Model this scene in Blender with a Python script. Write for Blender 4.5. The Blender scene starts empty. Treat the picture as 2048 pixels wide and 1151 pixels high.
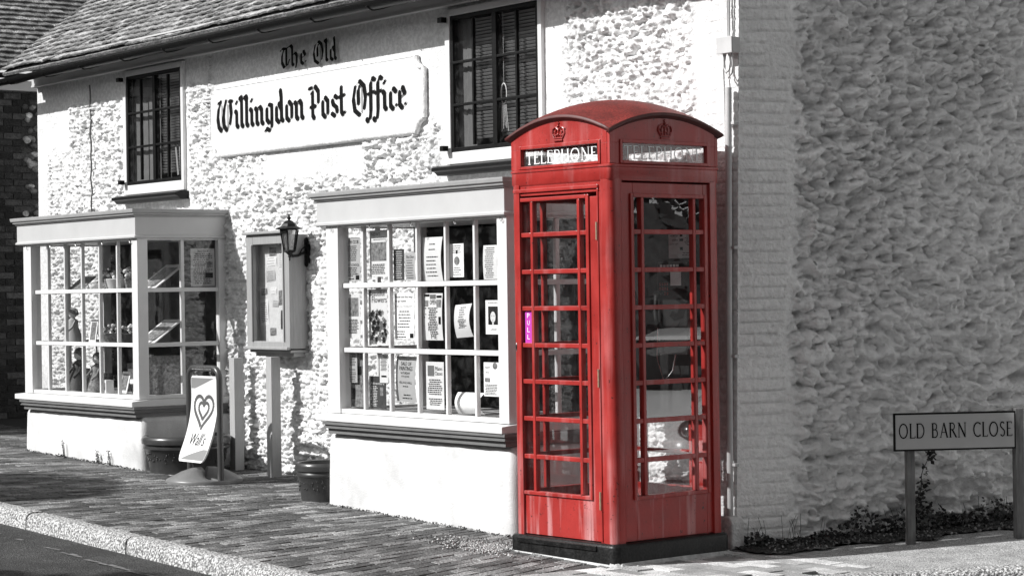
import bpy, bmesh, math, random
import numpy as np
from mathutils import Matrix, Vector, Euler
random.seed(7)
S = bpy.context.scene
COL = S.collection
rad = math.radians

# ---------------------------------------------------------------- camera, light, exposure
CAMH = 1.63
cd = bpy.data.cameras.new('camera'); cam = bpy.data.objects.new('camera', cd); COL.objects.link(cam)
cd.sensor_width = 36; cd.lens = 36 * 4320 / 2048; cd.clip_end = 2000; cd.clip_start = 0.1
cam.matrix_world = Matrix.Translation((0, 0, CAMH)) @ Matrix.Rotation(math.pi / 2 + 9.5 / 4320, 4, 'X') @ Matrix.Rotation(-0.0147, 4, 'Z')
S.camera = cam
SUN_YAW = 74.0      # the way the sunlight travels, measured from +Y towards +X
SUN_EL = 37.5
sd_ = Vector((math.sin(rad(SUN_YAW)) * math.cos(rad(SUN_EL)), math.cos(rad(SUN_YAW)) * math.cos(rad(SUN_EL)), -math.sin(rad(SUN_EL))))
ld = bpy.data.lights.new('sun', 'SUN'); ld.energy = 5.0; ld.angle = rad(0.5); ld.color = (1.0, 0.995, 0.985)
sun = bpy.data.objects.new('sun', ld); COL.objects.link(sun)
sun.rotation_euler = sd_.to_track_quat('-Z', 'Y').to_euler()
W = bpy.data.worlds.new('World'); S.world = W; W.use_nodes = True
wn = W.node_tree.nodes; wl = W.node_tree.links
sky = wn.new('ShaderNodeTexSky'); sky.sky_type = 'NISHITA'; sky.sun_disc = False
sky.sun_elevation = rad(SUN_EL); sky.sun_rotation = rad((SUN_YAW + 180) % 360)
bw = wn.new('ShaderNodeRGBToBW'); bg = wn['Background']; bg.inputs['Strength'].default_value = 0.15
wl.new(sky.outputs[0], bw.inputs[0]); wl.new(bw.outputs[0], bg.inputs['Color'])
S.view_settings.view_transform = 'Standard'; S.view_settings.look = 'None'
S.view_settings.exposure = 0.24; S.view_settings.gamma = 1
S.cycles.max_bounces = 8; S.cycles.transparent_max_bounces = 24

# ---------------------------------------------------------------- frames
class Frame:
    def __init__(s, o, xd):
        s.o = Vector(o); s.x = Vector((xd[0], xd[1], 0)).normalized(); s.y = Vector((-s.x.y, s.x.x, 0))
        s.ang = math.atan2(s.x.y, s.x.x)
    def w(s, p): return s.o + s.x * p[0] + s.y * p[1] + Vector((0, 0, p[2]))
a = rad(37.2)
F = Frame((-0.044, 14.47, 0), (math.sin(a), -math.cos(a)))          # facade frame: x along the front, y into the shop
b = rad(40.0)
_xb = Vector((math.sin(b), -math.cos(b), 0)); _yb = Vector((math.cos(b), math.sin(b), 0))
BC = Vector((.605, 13.12, 0)) - _xb * .47 + _yb * .47
B = Frame(BC, (_xb.x, _xb.y))                                        # telephone box frame, origin in its middle
sy = rad(69.5)
SW = Frame(F.w((1.28, .88, 0)), (math.sin(sy), math.cos(sy)))        # side wall frame
NS = Frame((2.50, 13.865, 0), (math.sin(rad(82)), math.cos(rad(82))))  # street name sign
G = .027
def sstep(v, a, b):
    t = min(1, max(0, (v - a) / (b - a))); return t * t * (3 - 2 * t)
def gz(x, y): return -G * x + .045 * max(0, min(3, y - .9)) * sstep(x, 1.15, 1.6)

# ---------------------------------------------------------------- materials
MATS = {}
def mat(name, col, rough=.6, noise=.0, nscale=8., bump=0., bscale=40., metal=0., island=0., spec=.5, coat=0., stretch=None, speck=None):
    if name in MATS: return MATS[name]
    if not isinstance(col, (tuple, list)): col = (col, col, col)
    m = bpy.data.materials.new(name); m.use_nodes = True; MATS[name] = m
    n = m.node_tree.nodes; l = m.node_tree.links; p = n['Principled BSDF']
    p.inputs['Roughness'].default_value = rough; p.inputs['Metallic'].default_value = metal
    p.inputs['Specular IOR Level'].default_value = spec; p.inputs['Coat Weight'].default_value = coat
    p.inputs['Coat Roughness'].default_value = .08
    tc = n.new('ShaderNodeTexCoord'); src = tc.outputs['Object']
    if stretch:
        mp = n.new('ShaderNodeMapping'); mp.inputs['Scale'].default_value = stretch; l.new(src, mp.inputs[0]); src = mp.outputs[0]
    val = None
    if noise:
        t = n.new('ShaderNodeTexNoise'); t.inputs['Scale'].default_value = nscale; t.inputs['Detail'].default_value = 8
        t.inputs['Roughness'].default_value = .62; l.new(src, t.inputs[0])
        mr = n.new('ShaderNodeMapRange'); mr.inputs['From Min'].default_value = .3; mr.inputs['From Max'].default_value = .7
        mr.inputs['To Min'].default_value = 1 - noise; mr.inputs['To Max'].default_value = 1 + noise
        l.new(t.outputs[0], mr.inputs[0]); val = mr.outputs[0]
    if speck:
        t = n.new('ShaderNodeTexNoise'); t.inputs['Scale'].default_value = speck[0]; t.inputs['Detail'].default_value = 2; l.new(tc.outputs['Object'], t.inputs[0])
        mr = n.new('ShaderNodeMapRange'); mr.inputs['From Min'].default_value = .42; mr.inputs['From Max'].default_value = .6
        mr.inputs['To Min'].default_value = 1 - speck[1]; mr.inputs['To Max'].default_value = 1 + speck[1]; l.new(t.outputs[0], mr.inputs[0])
        if val:
            mm = n.new('ShaderNodeMath'); mm.operation = 'MULTIPLY'; l.new(val, mm.inputs[0]); l.new(mr.outputs[0], mm.inputs[1]); val = mm.outputs[0]
        else: val = mr.outputs[0]
    if island:
        g = n.new('ShaderNodeNewGeometry'); pw = n.new('ShaderNodeMath'); pw.operation = 'POWER'; pw.inputs[1].default_value = 2.2
        l.new(g.outputs['Random Per Island'], pw.inputs[0])
        mr = n.new('ShaderNodeMapRange'); mr.inputs['To Min'].default_value = 1 - island * .6; mr.inputs['To Max'].default_value = 1 + island * 1.6
        l.new(pw.outputs[0], mr.inputs[0])
        if val:
            mm = n.new('ShaderNodeMath'); mm.operation = 'MULTIPLY'; l.new(val, mm.inputs[0]); l.new(mr.outputs[0], mm.inputs[1]); val = mm.outputs[0]
        else: val = mr.outputs[0]
    if val:
        vm = n.new('ShaderNodeVectorMath'); vm.operation = 'SCALE'; vm.inputs[0].default_value = col; l.new(val, vm.inputs['Scale'])
        l.new(vm.outputs[0], p.inputs['Base Color'])
    else: p.inputs['Base Color'].default_value = (*col, 1)
    if bump:
        t = n.new('ShaderNodeTexNoise'); t.inputs['Scale'].default_value = bscale; t.inputs['Detail'].default_value = 6; l.new(tc.outputs['Object'], t.inputs[0])
        bp = n.new('ShaderNodeBump'); bp.inputs['Strength'].default_value = 1; bp.inputs['Distance'].default_value = bump
        l.new(t.outputs[0], bp.inputs['Height']); l.new(bp.outputs[0], p.inputs['Normal'])
    return m
def glass(name, base=.03, gain=1.0, dust=.02, tint=1.0):
    if name in MATS: return MATS[name]
    m = bpy.data.materials.new(name); m.use_nodes = True; MATS[name] = m
    n = m.node_tree.nodes; l = m.node_tree.links
    for x in list(n):
        if x.type == 'BSDF_PRINCIPLED': n.remove(x)
    out = [x for x in n if x.type == 'OUTPUT_MATERIAL'][0]
    # Schlick reflectance from |N.I|, the same from both sides of a single pane
    ge = n.new('ShaderNodeNewGeometry'); dt = n.new('ShaderNodeVectorMath'); dt.operation = 'DOT_PRODUCT'; l.new(ge.outputs['Normal'], dt.inputs[0]); l.new(ge.outputs['Incoming'], dt.inputs[1])
    ab = n.new('ShaderNodeMath'); ab.operation = 'ABSOLUTE'; l.new(dt.outputs['Value'], ab.inputs[0])
    om = n.new('ShaderNodeMath'); om.operation = 'SUBTRACT'; om.inputs[0].default_value = 1; om.use_clamp = True; l.new(ab.outputs[0], om.inputs[1])
    pw = n.new('ShaderNodeMath'); pw.operation = 'POWER'; pw.inputs[1].default_value = 5; l.new(om.outputs[0], pw.inputs[0])
    fr = n.new('ShaderNodeMath'); fr.operation = 'MULTIPLY_ADD'; fr.inputs[1].default_value = .93; fr.inputs[2].default_value = .07; l.new(pw.outputs[0], fr.inputs[0])
    ma = n.new('ShaderNodeMath'); ma.operation = 'MULTIPLY_ADD'; ma.inputs[1].default_value = gain; ma.inputs[2].default_value = base; ma.use_clamp = True
    l.new(fr.outputs[0], ma.inputs[0])
    tr = n.new('ShaderNodeBsdfTransparent'); tr.inputs[0].default_value = (tint, tint, tint, 1)
    gl = n.new('ShaderNodeBsdfGlossy'); gl.inputs['Roughness'].default_value = .0
    mx = n.new('ShaderNodeMixShader'); l.new(ma.outputs[0], mx.inputs[0]); l.new(tr.outputs[0], mx.inputs[1]); l.new(gl.outputs[0], mx.inputs[2])
    df = n.new('ShaderNodeBsdfDiffuse'); df.inputs[0].default_value = (.7, .7, .7, 1)
    tc = n.new('ShaderNodeTexCoord'); t = n.new('ShaderNodeTexNoise'); t.inputs['Scale'].default_value = 14; t.inputs['Detail'].default_value = 7; l.new(tc.outputs['Object'], t.inputs[0])
    mr = n.new('ShaderNodeMapRange'); mr.inputs['From Min'].default_value = .45; mr.inputs['From Max'].default_value = .75
    mr.inputs['To Min'].default_value = dust * .3; mr.inputs['To Max'].default_value = dust * 3; l.new(t.outputs[0], mr.inputs[0])
    m2 = n.new('ShaderNodeMixShader'); l.new(mr.outputs[0], m2.inputs[0]); l.new(mx.outputs[0], m2.inputs[1]); l.new(df.outputs[0], m2.inputs[2])
    l.new(m2.outputs[0], out.inputs[0]); return m

M_WALL = mat('white_limewash', .69, .85, noise=.16, nscale=1.7, bump=.008, bscale=60, speck=(26, .10))
M_PANEL = mat('name_panel_paint', .66, .7, noise=.12, nscale=1.8, bump=.002, bscale=70)
M_SIDE = mat('white_render', .82, .55, noise=.10, nscale=1.6, bump=.016, bscale=45, speck=(26, .05))
M_WOOD = mat('white_paint', .66, .4, noise=.04, nscale=5)
M_GREYW = mat('cream_gloss_paint', .50, .45, noise=.05, nscale=4)
M_MOULD = mat('grey_moulding', .16, .5, noise=.15, nscale=10)
M_BLACK = mat('black_paint', .008, .4, noise=.4, nscale=30, bump=.0015, bscale=60, spec=.22)
M_INK = mat('black_ink', .006, .8, spec=.1)
M_GREYINK = mat('grey_ink', .10, .7)
M_PAPER = mat('paper', .62, .8, noise=.04)
M_PAPERG = mat('grey_paper', .36, .8, noise=.06)
M_PAPERD = mat('dark_paper', .03, .6, noise=.3, nscale=20)
M_PHOTO = mat('printed_photo', .16, .6, noise=.9, nscale=38)
M_TILE = mat('clay_roof_tiles', .23, .85, noise=.45, nscale=9, bump=.012, bscale=45, island=.4, speck=(60, .35))
M_PAVE = mat('brick_pavers', .125, .75, noise=.6, nscale=3.0, bump=.014, bscale=60, island=.75, speck=(110, .6))
M_PAVEL = mat('pale_pavers', .42, .85, noise=.3, nscale=5, bump=.006, bscale=80, island=.5, speck=(120, .25))
M_JOINT = mat('joint_sand', .02, .95, noise=.4, nscale=30)
M_KERB = mat('granite_kerb', .42, .8, noise=.2, nscale=6, bump=.03, bscale=50, speck=(70, .65))
M_ROAD = mat('asphalt', .06, .8, noise=.45, nscale=2.5, bump=.03, bscale=110, speck=(120, 1.0))
M_PATH = mat('pale_asphalt', .38, .9, noise=.3, nscale=6, bump=.01, bscale=130, speck=(120, .5))
M_EARTH = mat('leaf_litter', .035, .95, noise=.6, nscale=18, bump=.03, bscale=50, speck=(70, .8))
M_GROUND = mat('grass_ground', .07, .95, noise=.4, nscale=1)
M_RED = None
M_PLINTH = mat('black_plinth_paint', .009, .4, spec=.3, noise=.8, nscale=14, stretch=(1, 1, .25), bump=.002, bscale=60, speck=(60, .5))
M_MORTAR = mat('cement', .5, .9, noise=.3, nscale=20, bump=.01, bscale=60)
M_GLASS = glass('window_glass', .0, 1.0, .012)
M_GLASSB = glass('kiosk_glass', .06, 1.6, .008)
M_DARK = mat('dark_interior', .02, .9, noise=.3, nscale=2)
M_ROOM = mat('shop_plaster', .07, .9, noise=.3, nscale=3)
M_BLIND = mat('grey_blind', .22, .6)
M_CURT = mat('grey_curtain', .11, .9, noise=.2, nscale=2)
M_CHROME = mat('chrome', .7, .18, metal=1)
M_METALD = mat('dark_metal', .05, .3, metal=.6)
M_POT = mat('dark_plastic_pot', .045, .3, noise=.25, nscale=12, bump=.0, bscale=30)
M_POSTW = mat('grey_post_paint', .36, .6, noise=.1, nscale=20, stretch=(3, 3, .4))
M_SIGNB = mat('grey_plastic_base', .17, .4, noise=.1)
M_SIGNF = mat('dark_grey_frame', .06, .3)
M_PLASTW = mat('sign_white', .80, .35)
M_PLATE = mat('street_plate', .40, .45, noise=.06, nscale=5)
M_GPIPE = mat('grey_pipe', .5, .45, noise=.1)
M_BRICKD = mat('dark_old_brick', .07, .9, noise=.6, nscale=7, bump=.012, bscale=50)
M_LEAF = mat('dark_leaves', .035, .6, island=.6)
M_BARK = mat('bark', .06, .9, noise=.4, nscale=12)
M_CARW = mat('white_car_paint', .78, .25, coat=.6)
M_CARG = mat('car_glass', .01, .05)
M_RUBBER = mat('rubber', .02, .7)
M_PURPLE = mat('purple_sticker', (.50, .055, .42), .4)
M_PLIN = mat('worn_plinth_wash', .62, .85, noise=.28, nscale=2.2, bump=.003, bscale=90)
M_WHITE = mat('white_print', .85, .5)

def make_red():
    m = mat('red_gloss_paint', (.35, .024, .020), .36, bump=.0016, bscale=30, spec=.5, coat=.2)
    n = m.node_tree.nodes; l = m.node_tree.links; p = n['Principled BSDF']
    p.inputs['Coat Roughness'].default_value = .18
    tc = n.new('ShaderNodeTexCoord')
    mp = n.new('ShaderNodeMapping'); mp.inputs['Scale'].default_value = (14, 14, 1.1); l.new(tc.outputs['Object'], mp.inputs[0])
    t = n.new('ShaderNodeTexNoise'); t.inputs['Scale'].default_value = 1.0; t.inputs['Detail'].default_value = 6; l.new(mp.outputs[0], t.inputs[0])
    # chalky streaks: strongest on the lower panels and under the cornice (dirt and fading that stay put)
    sx = n.new('ShaderNodeSeparateXYZ'); l.new(tc.outputs['Object'], sx.inputs[0])
    r1 = n.new('ShaderNodeMapRange'); r1.inputs['From Min'].default_value = .9; r1.inputs['From Max'].default_value = .1; r1.inputs['To Min'].default_value = .0; r1.inputs['To Max'].default_value = .75; l.new(sx.outputs[2], r1.inputs[0])
    r2 = n.new('ShaderNodeMapRange'); r2.inputs['From Min'].default_value = .53; r2.inputs['From Max'].default_value = .72; l.new(t.outputs[0], r2.inputs[0])
    r3 = n.new('ShaderNodeMath'); r3.operation = 'ADD'; r3.inputs[1].default_value = .28; l.new(r1.outputs[0], r3.inputs[0])
    mu = n.new('ShaderNodeMath'); mu.operation = 'MULTIPLY'; l.new(r3.outputs[0], mu.inputs[0]); l.new(r2.outputs[0], mu.inputs[1])
    mx = n.new('ShaderNodeMixRGB'); mx.inputs[1].default_value = (.35, .024, .020, 1); mx.inputs[2].default_value = (.60, .30, .30, 1); l.new(mu.outputs[0], mx.inputs[0])
    t2 = n.new('ShaderNodeTexNoise'); t2.inputs['Scale'].default_value = 5; t2.inputs['Detail'].default_value = 8; l.new(tc.outputs['Object'], t2.inputs[0])
    r4 = n.new('ShaderNodeMapRange'); r4.inputs['From Min'].default_value = .3; r4.inputs['From Max'].default_value = .7; r4.inputs['To Min'].default_value = .78; r4.inputs['To Max'].default_value = 1.12; l.new(t2.outputs[0], r4.inputs[0])
    vm = n.new('ShaderNodeVectorMath'); vm.operation = 'SCALE'; l.new(mx.outputs[0], vm.inputs[0]); l.new(r4.outputs[0], vm.inputs['Scale'])
    tc3 = n.new('ShaderNodeTexNoise'); tc3.inputs['Scale'].default_value = 38; tc3.inputs['Detail'].default_value = 5; tc3.inputs['Roughness'].default_value = .7; l.new(tc.outputs['Object'], tc3.inputs[0])
    r5 = n.new('ShaderNodeMapRange'); r5.inputs['From Min'].default_value = .635; r5.inputs['From Max'].default_value = .67; l.new(tc3.outputs[0], r5.inputs[0])
    mx2 = n.new('ShaderNodeMixRGB'); mx2.inputs[2].default_value = (.035, .012, .010, 1); l.new(r5.outputs[0], mx2.inputs[0]); l.new(vm.outputs[0], mx2.inputs[1])
    l.new(mx2.outputs[0], p.inputs['Base Color'])
    rr = n.new('ShaderNodeMapRange'); rr.inputs['To Min'].default_value = .28; rr.inputs['To Max'].default_value = .55; l.new(t2.outputs[0], rr.inputs[0]); l.new(rr.outputs[0], p.inputs['Roughness'])
    return m
M_RED = make_red()

# ---------------------------------------------------------------- objects
class Rec:
    def __init__(s, o, fr, lo): s.o = o; s.fr = fr; s.lo = lo
def thing(name, label, cat, fr, lo, group=None):
    o = bpy.data.objects.new(name, None); COL.objects.link(o)
    o.empty_display_size = .1
    o.location = fr.w(lo); o.rotation_euler = (0, 0, fr.ang)
    o['label'] = label; o['category'] = cat
    if group: o['group'] = group
    return Rec(o, fr, Vector(lo))

class MB:
    def __init__(s): s.v = []; s.f = []
    def add(s, vs, fs):
        k = len(s.v); s.v += [tuple(q) for q in vs]; s.f += [tuple(i + k for i in f) for f in fs]; return s
    def box(s, x0, x1, y0, y1, z0, z1, rot=None):
        vs = [Vector((x, y, z)) for x in (x0, x1) for y in (y0, y1) for z in (z0, z1)]
        if rot:
            c = Vector(((x0 + x1) / 2, (y0 + y1) / 2, (z0 + z1) / 2)); R = Euler(rot).to_matrix()
            vs = [c + R @ (q - c) for q in vs]
        return s.add(vs, [(0, 1, 3, 2), (4, 6, 7, 5), (0, 4, 5, 1), (2, 3, 7, 6), (0, 2, 6, 4), (1, 5, 7, 3)])
    def quad(s, *p): return s.add(p, [tuple(range(len(p)))])
    def prism(s, poly, fn, d0, d1):
        """poly of (a,b); fn(a,b,d)->xyz"""
        n = len(poly); vs = [fn(p[0], p[1], d0) for p in poly] + [fn(p[0], p[1], d1) for p in poly]
        fs = [tuple(range(n))[::-1], tuple(range(n, 2 * n))] + [(i, (i + 1) % n, n + (i + 1) % n, n + i) for i in range(n)]
        return s.add(vs, fs)
    def tube(s, pts, r, n=8, caps=True):
        pts = [Vector(p) for p in pts]; m = len(pts); rs = r if isinstance(r, (list, tuple)) else [r] * m
        vs = []; up = None
        for i, p in enumerate(pts):
            d = (pts[min(i + 1, m - 1)] - pts[max(i - 1, 0)]).normalized()
            if up is None: up = Vector((0, 0, 1)) if abs(d.z) < .9 else Vector((1, 0, 0))
            x = d.cross(up)
            if x.length < 1e-4: x = d.orthogonal()
            x.normalize(); y = x.cross(d).normalized(); up = y
            for k in range(n):
                t = 2 * math.pi * k / n; vs.append(p + (x * math.cos(t) + y * math.sin(t)) * rs[i])
        fs = [(i * n + k, i * n + (k + 1) % n, (i + 1) * n + (k + 1) % n, (i + 1) * n + k) for i in range(m - 1) for k in range(n)]
        if caps: fs += [tuple(range(n))[::-1], tuple(range((m - 1) * n, m * n))]
        return s.add(vs, fs)
    def lathe(s, prof, c=(0, 0, 0), n=24, sx=1, sy_=1, caps=True, ph=0):
        vs = []; m = len(prof)
        for r, z in prof:
            for k in range(n):
                t = 2 * math.pi * k / n + ph; vs.append((c[0] + r * sx * math.cos(t), c[1] + r * sy_ * math.sin(t), c[2] + z))
        fs = [(i * n + k, i * n + (k + 1) % n, (i + 1) * n + (k + 1) % n, (i + 1) * n + k) for i in range(m - 1) for k in range(n)]
        if caps: fs += [tuple(range(n))[::-1], tuple(range((m - 1) * n, m * n))]
        return s.add(vs, fs)
    def ball(s, c, rx, ry=None, rz=None, n=12):
        ry = ry or rx; rz = rz or rx
        prof = [(math.sin(math.pi * i / n), -math.cos(math.pi * i / n)) for i in range(n + 1)]
        prof[0] = (1e-4, -1); prof[-1] = (1e-4, 1)
        vs = []; m = len(prof); k2 = n + 4
        for r, z in prof:
            for k in range(k2):
                t = 2 * math.pi * k / k2; vs.append((c[0] + r * rx * math.cos(t), c[1] + r * ry * math.sin(t), c[2] + z * rz))
        fs = [(i * k2 + k, i * k2 + (k + 1) % k2, (i + 1) * k2 + (k + 1) % k2, (i + 1) * k2 + k) for i in range(m - 1) for k in range(k2)]
        return s.add(vs, fs)
    def xform(s, fn): s.v = [tuple(fn(Vector(q))) for q in s.v]; return s
    def build(s, name, m, rec, smooth=None, bevel=0, fr=None, lo=None, tagd=None, kind=None, label=None):
        """rec: a Rec to hang from, or None for a top-level mesh placed by fr/lo"""
        if rec is not None: lo = rec.lo
        else:
            fr = fr or F
            if lo is None:
                xs = np.array(s.v); c = (xs.min(0) + xs.max(0)) / 2; lo = Vector((c[0], c[1], xs[:, 2].min()))
            lo = Vector(lo)
        me = bpy.data.meshes.new(name); me.from_pydata([(q[0] - lo.x, q[1] - lo.y, q[2] - lo.z) for q in s.v], [], s.f); me.update()
        bm = bmesh.new(); bm.from_mesh(me); bmesh.ops.recalc_face_normals(bm, faces=bm.faces); bm.to_mesh(me); bm.free()
        me.materials.append(m)
        if smooth:
            me.shade_smooth(); me.set_sharp_from_angle(angle=rad(smooth))
        o = bpy.data.objects.new(name, me); COL.objects.link(o)
        if rec is not None: o.parent = rec.o
        else: o.location = fr.w(lo); o.rotation_euler = (0, 0, fr.ang)
        if bevel:
            bv = o.modifiers.new('bevel', 'BEVEL'); bv.width = bevel; bv.segments = 2; bv.limit_method = 'ANGLE'; bv.angle_limit = rad(40)
        if tagd: o['label'], o['category'] = tagd[0], tagd[1]
        if tagd and len(tagd) > 2: o['group'] = tagd[2]
        if kind: o['kind'] = kind
        if label: o['label'] = label
        return Rec(o, rec.fr if rec else fr, lo)

def gridmesh(name, P, m, rec=None, fr=None, smooth=True, skip=None, kind=None, tagd=None):
    """P: array (nu,nv,3) of frame coordinates"""
    nu, nv = P.shape[:2]; lo = rec.lo if rec is not None else Vector((0, 0, 0))
    vs = P.reshape(-1, 3) - np.array(lo)[None, :]
    I, J = np.meshgrid(np.arange(nu - 1), np.arange(nv - 1), indexing='ij'); I = I.ravel(); J = J.ravel()
    if skip is not None:
        c = (P[:-1, :-1] + P[1:, 1:]) / 2; ok = ~skip(c.reshape(-1, 3)); I = I[ok]; J = J[ok]
    fs = np.stack([I * nv + J, (I + 1) * nv + J, (I + 1) * nv + J + 1, I * nv + J + 1], 1)
    me = bpy.data.meshes.new(name); me.from_pydata(vs.tolist(), [], fs.tolist()); me.update(); me.materials.append(m)
    if smooth: me.shade_smooth()
    o = bpy.data.objects.new(name, me); COL.objects.link(o)
    if rec is not None: o.parent = rec.o
    else: o.location = fr.o; o.rotation_euler = (0, 0, fr.ang)
    if kind: o['kind'] = kind
    if tagd: o['label'], o['category'] = tagd
    return Rec(o, fr or rec.fr, lo)

# ---------------------------------------------------------------- numpy noise
_rng = np.random.RandomState(3)
_T = _rng.rand(512, 512, 3)
def vnoise(x, y, k=0):
    xi = np.floor(x).astype(int); yi = np.floor(y).astype(int); fx = x - xi; fy = y - yi
    fx = fx * fx * (3 - 2 * fx); fy = fy * fy * (3 - 2 * fy)
    g = lambda a, c: _T[a % 512, c % 512, k]
    return (g(xi, yi) * (1 - fx) + g(xi + 1, yi) * fx) * (1 - fy) + (g(xi, yi + 1) * (1 - fx) + g(xi + 1, yi + 1) * fx) * fy
def fbm(x, y, o=4, k=0):
    s = 0; a_ = .5
    for i in range(o): s = s + a_ * vnoise(x * 2 ** i + 17 * i, y * 2 ** i + 5 * i, k); a_ *= .5
    return s
def worley(x, y):
    xi = np.floor(x).astype(int); yi = np.floor(y).astype(int)
    f1 = np.full(x.shape, 9.); f2 = np.full(x.shape, 9.); rr = np.zeros(x.shape)
    for dx in (-1, 0, 1):
        for dy in (-1, 0, 1):
            t = _T[(xi + dx) % 512, (yi + dy) % 512]
            d = np.hypot(xi + dx + .15 + .7 * t[..., 0] - x, yi + dy + .15 + .7 * t[..., 1] - y)
            m = d < f1; f2 = np.where(m, f1, np.minimum(f2, d)); rr = np.where(m, t[..., 2], rr); f1 = np.where(m, d, f1)
    return f1, f2, rr
def ss(v, a_, b_):
    t = np.clip((v - a_) / (b_ - a_), 0, 1); return t * t * (3 - 2 * t)
def rectd(x, z, x0, x1, z0, z1):   # distance outside a rectangle
    return np.hypot(np.maximum(np.maximum(x0 - x, x - x1), 0), np.maximum(np.maximum(z0 - z, z - z1), 0))
def flint(u, v, c, wx=.35):
    wu = u / c + wx * 2 * (fbm(u / c * .6, v / c * .6, 3) - .45); wv = v / (c * .82) + wx * 2 * (fbm(u / c * .6 + 40, v / c * .6, 3, 1) - .45)
    f1, f2, r = worley(wu, wv)
    dome = np.clip(1 - (f1 / .72) ** 2, 0, 1)
    h = np.where(r > .28, dome * (.25 + .75 * r), .12 * dome)
    return h

# ---------------------------------------------------------------- lettering
def ribbon(mb, pts, w, P, y):
    """flat stroke; P(a,b)->(x,z)"""
    pts = [Vector(p) for p in pts]; n = len(pts); L = []; R_ = []
    for i, p in enumerate(pts):
        d = (pts[min(i + 1, n - 1)] - pts[max(i - 1, 0)]); d.normalize(); q = Vector((-d.y, d.x)) * (w / 2)
        L.append(p + q); R_.append(p - q)
    for i in range(n - 1):
        mb.quad(*[(*(lambda t: (t[0], y, t[1]))(P(c.x, c.y)),) for c in (L[i], L[i + 1], R_[i + 1], R_[i])])
def arc(cx, cy, rx, ry, a0, a1, n=12):
    return [(cx + rx * math.cos(rad(a0 + (a1 - a0) * i / n)), cy + ry * math.sin(rad(a0 + (a1 - a0) * i / n))) for i in range(n + 1)]
def srf(x, y, w=.22): return ([(x - w / 2, y), (x + w / 2, y)], .05)
T_, t_ = .12, .055
SER = {
 'T': (.72, [([(0, .97), (.7, .97)], t_), ([(.35, 0), (.35, .97)], T_), srf(.35, .02, .26), ([(.02, .97), (.02, .84)], t_), ([(.68, .97), (.68, .84)], t_)]),
 'E': (.58, [([(.1, 0), (.1, 1)], T_), ([(0, .97), (.52, .97)], t_), ([(.1, .53), (.42, .53)], t_), ([(0, .03), (.55, .03)], t_), ([(.52, .97), (.52, .86)], t_), ([(.55, .03), (.55, .14)], t_)]),
 'L': (.56, [([(.1, 0), (.1, 1)], T_), srf(.1, .98), ([(0, .03), (.54, .03)], t_), ([(.54, .03), (.54, .15)], t_)]),
 'P': (.62, [([(.1, 0), (.1, 1)], T_), srf(.1, .02), srf(.02, .98, .1), ([(.1, .97), (.3, .97)] + arc(.3, .73, .24, .24, 90, -90) + [(.1, .49)], .085)]),
 'H': (.82, [([(.1, 0), (.1, 1)], T_), ([(.68, 0), (.68, 1)], T_), ([(.1, .52), (.68, .52)], t_), srf(.1, .02), srf(.1, .98), srf(.68, .02), srf(.68, .98)]),
 'O': (.96, [(arc(.46, .5, .4, .47, 0, 360, 28), .10)]),
 'N': (.86, [([(.1, 0), (.1, 1)], .06), ([(.72, 0), (.72, 1)], .06), ([(.1, .98), (.72, .02)], T_), srf(.1, .02), srf(.06, .98, .18), srf(.72, .98)]),
 'D': (.86, [([(.1, 0), (.1, 1)], T_), ([(0, .97), (.35, .97)] + arc(.35, .5, .4, .47, 90, -90, 14) + [(0, .03)], .085)]),
 'B': (.68, [([(.1, 0), (.1, 1)], T_), ([(0, .97), (.3, .97)] + arc(.3, .76, .2, .21, 90, -90) + [(.1, .55)], .08), ([(.1, .55), (.32, .55)] + arc(.32, .29, .25, .26, 90, -90) + [(0, .03)], .085)]),
 'A': (.84, [([(.08, 0), (.42, 1)], .06), ([(.42, 1), (.76, 0)], T_), ([(.2, .36), (.62, .36)], t_), srf(.08, .02, .2), srf(.76, .02, .2)]),
 'R': (.74, [([(.1, 0), (.1, 1)], T_), srf(.1, .02), ([(0, .97), (.3, .97)] + arc(.3, .75, .22, .22, 90, -90) + [(.1, .53)], .08), ([(.3, .53), (.68, .02)], T_), srf(.68, .02, .16)]),
 'C': (.80, [(arc(.47, .5, .4, .47, 48, 312, 22), .10), ([(.73, .82), (.73, .96)], t_), ([(.73, .16), (.73, .04)], t_)]),
 'S': (.56, [(arc(.27, .75, .19, .22, 30, 200, 10) + arc(.27, .26, .21, .24, 100 - 20, -150, 14), .095)]),
 ' ': (.42, []),
}
def serif_text(mb, txt, x0, x1, z0, z1, y, gap=.13, slope=0):
    adv = sum(SER[c][0] + gap for c in txt) - gap; k = (x1 - x0) / adv; h = z1 - z0; x = 0
    for c in txt:
        for pts, w in SER[c][1]:
            sw = w * (k + h) / 2
            q = [((x + p[0]) * k, p[1] * h) for p in pts]
            ribbon(mb, q, sw, lambda a_, b_: (x0 + a_, z0 + b_), y)
            y -= .00003
        x += SER[c][0] + gap
def minim(x, top=.78, foot=1): return [(x - .12, top + .13), (x, top), (x, .2), (x + .13 * foot, .05)]
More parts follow.
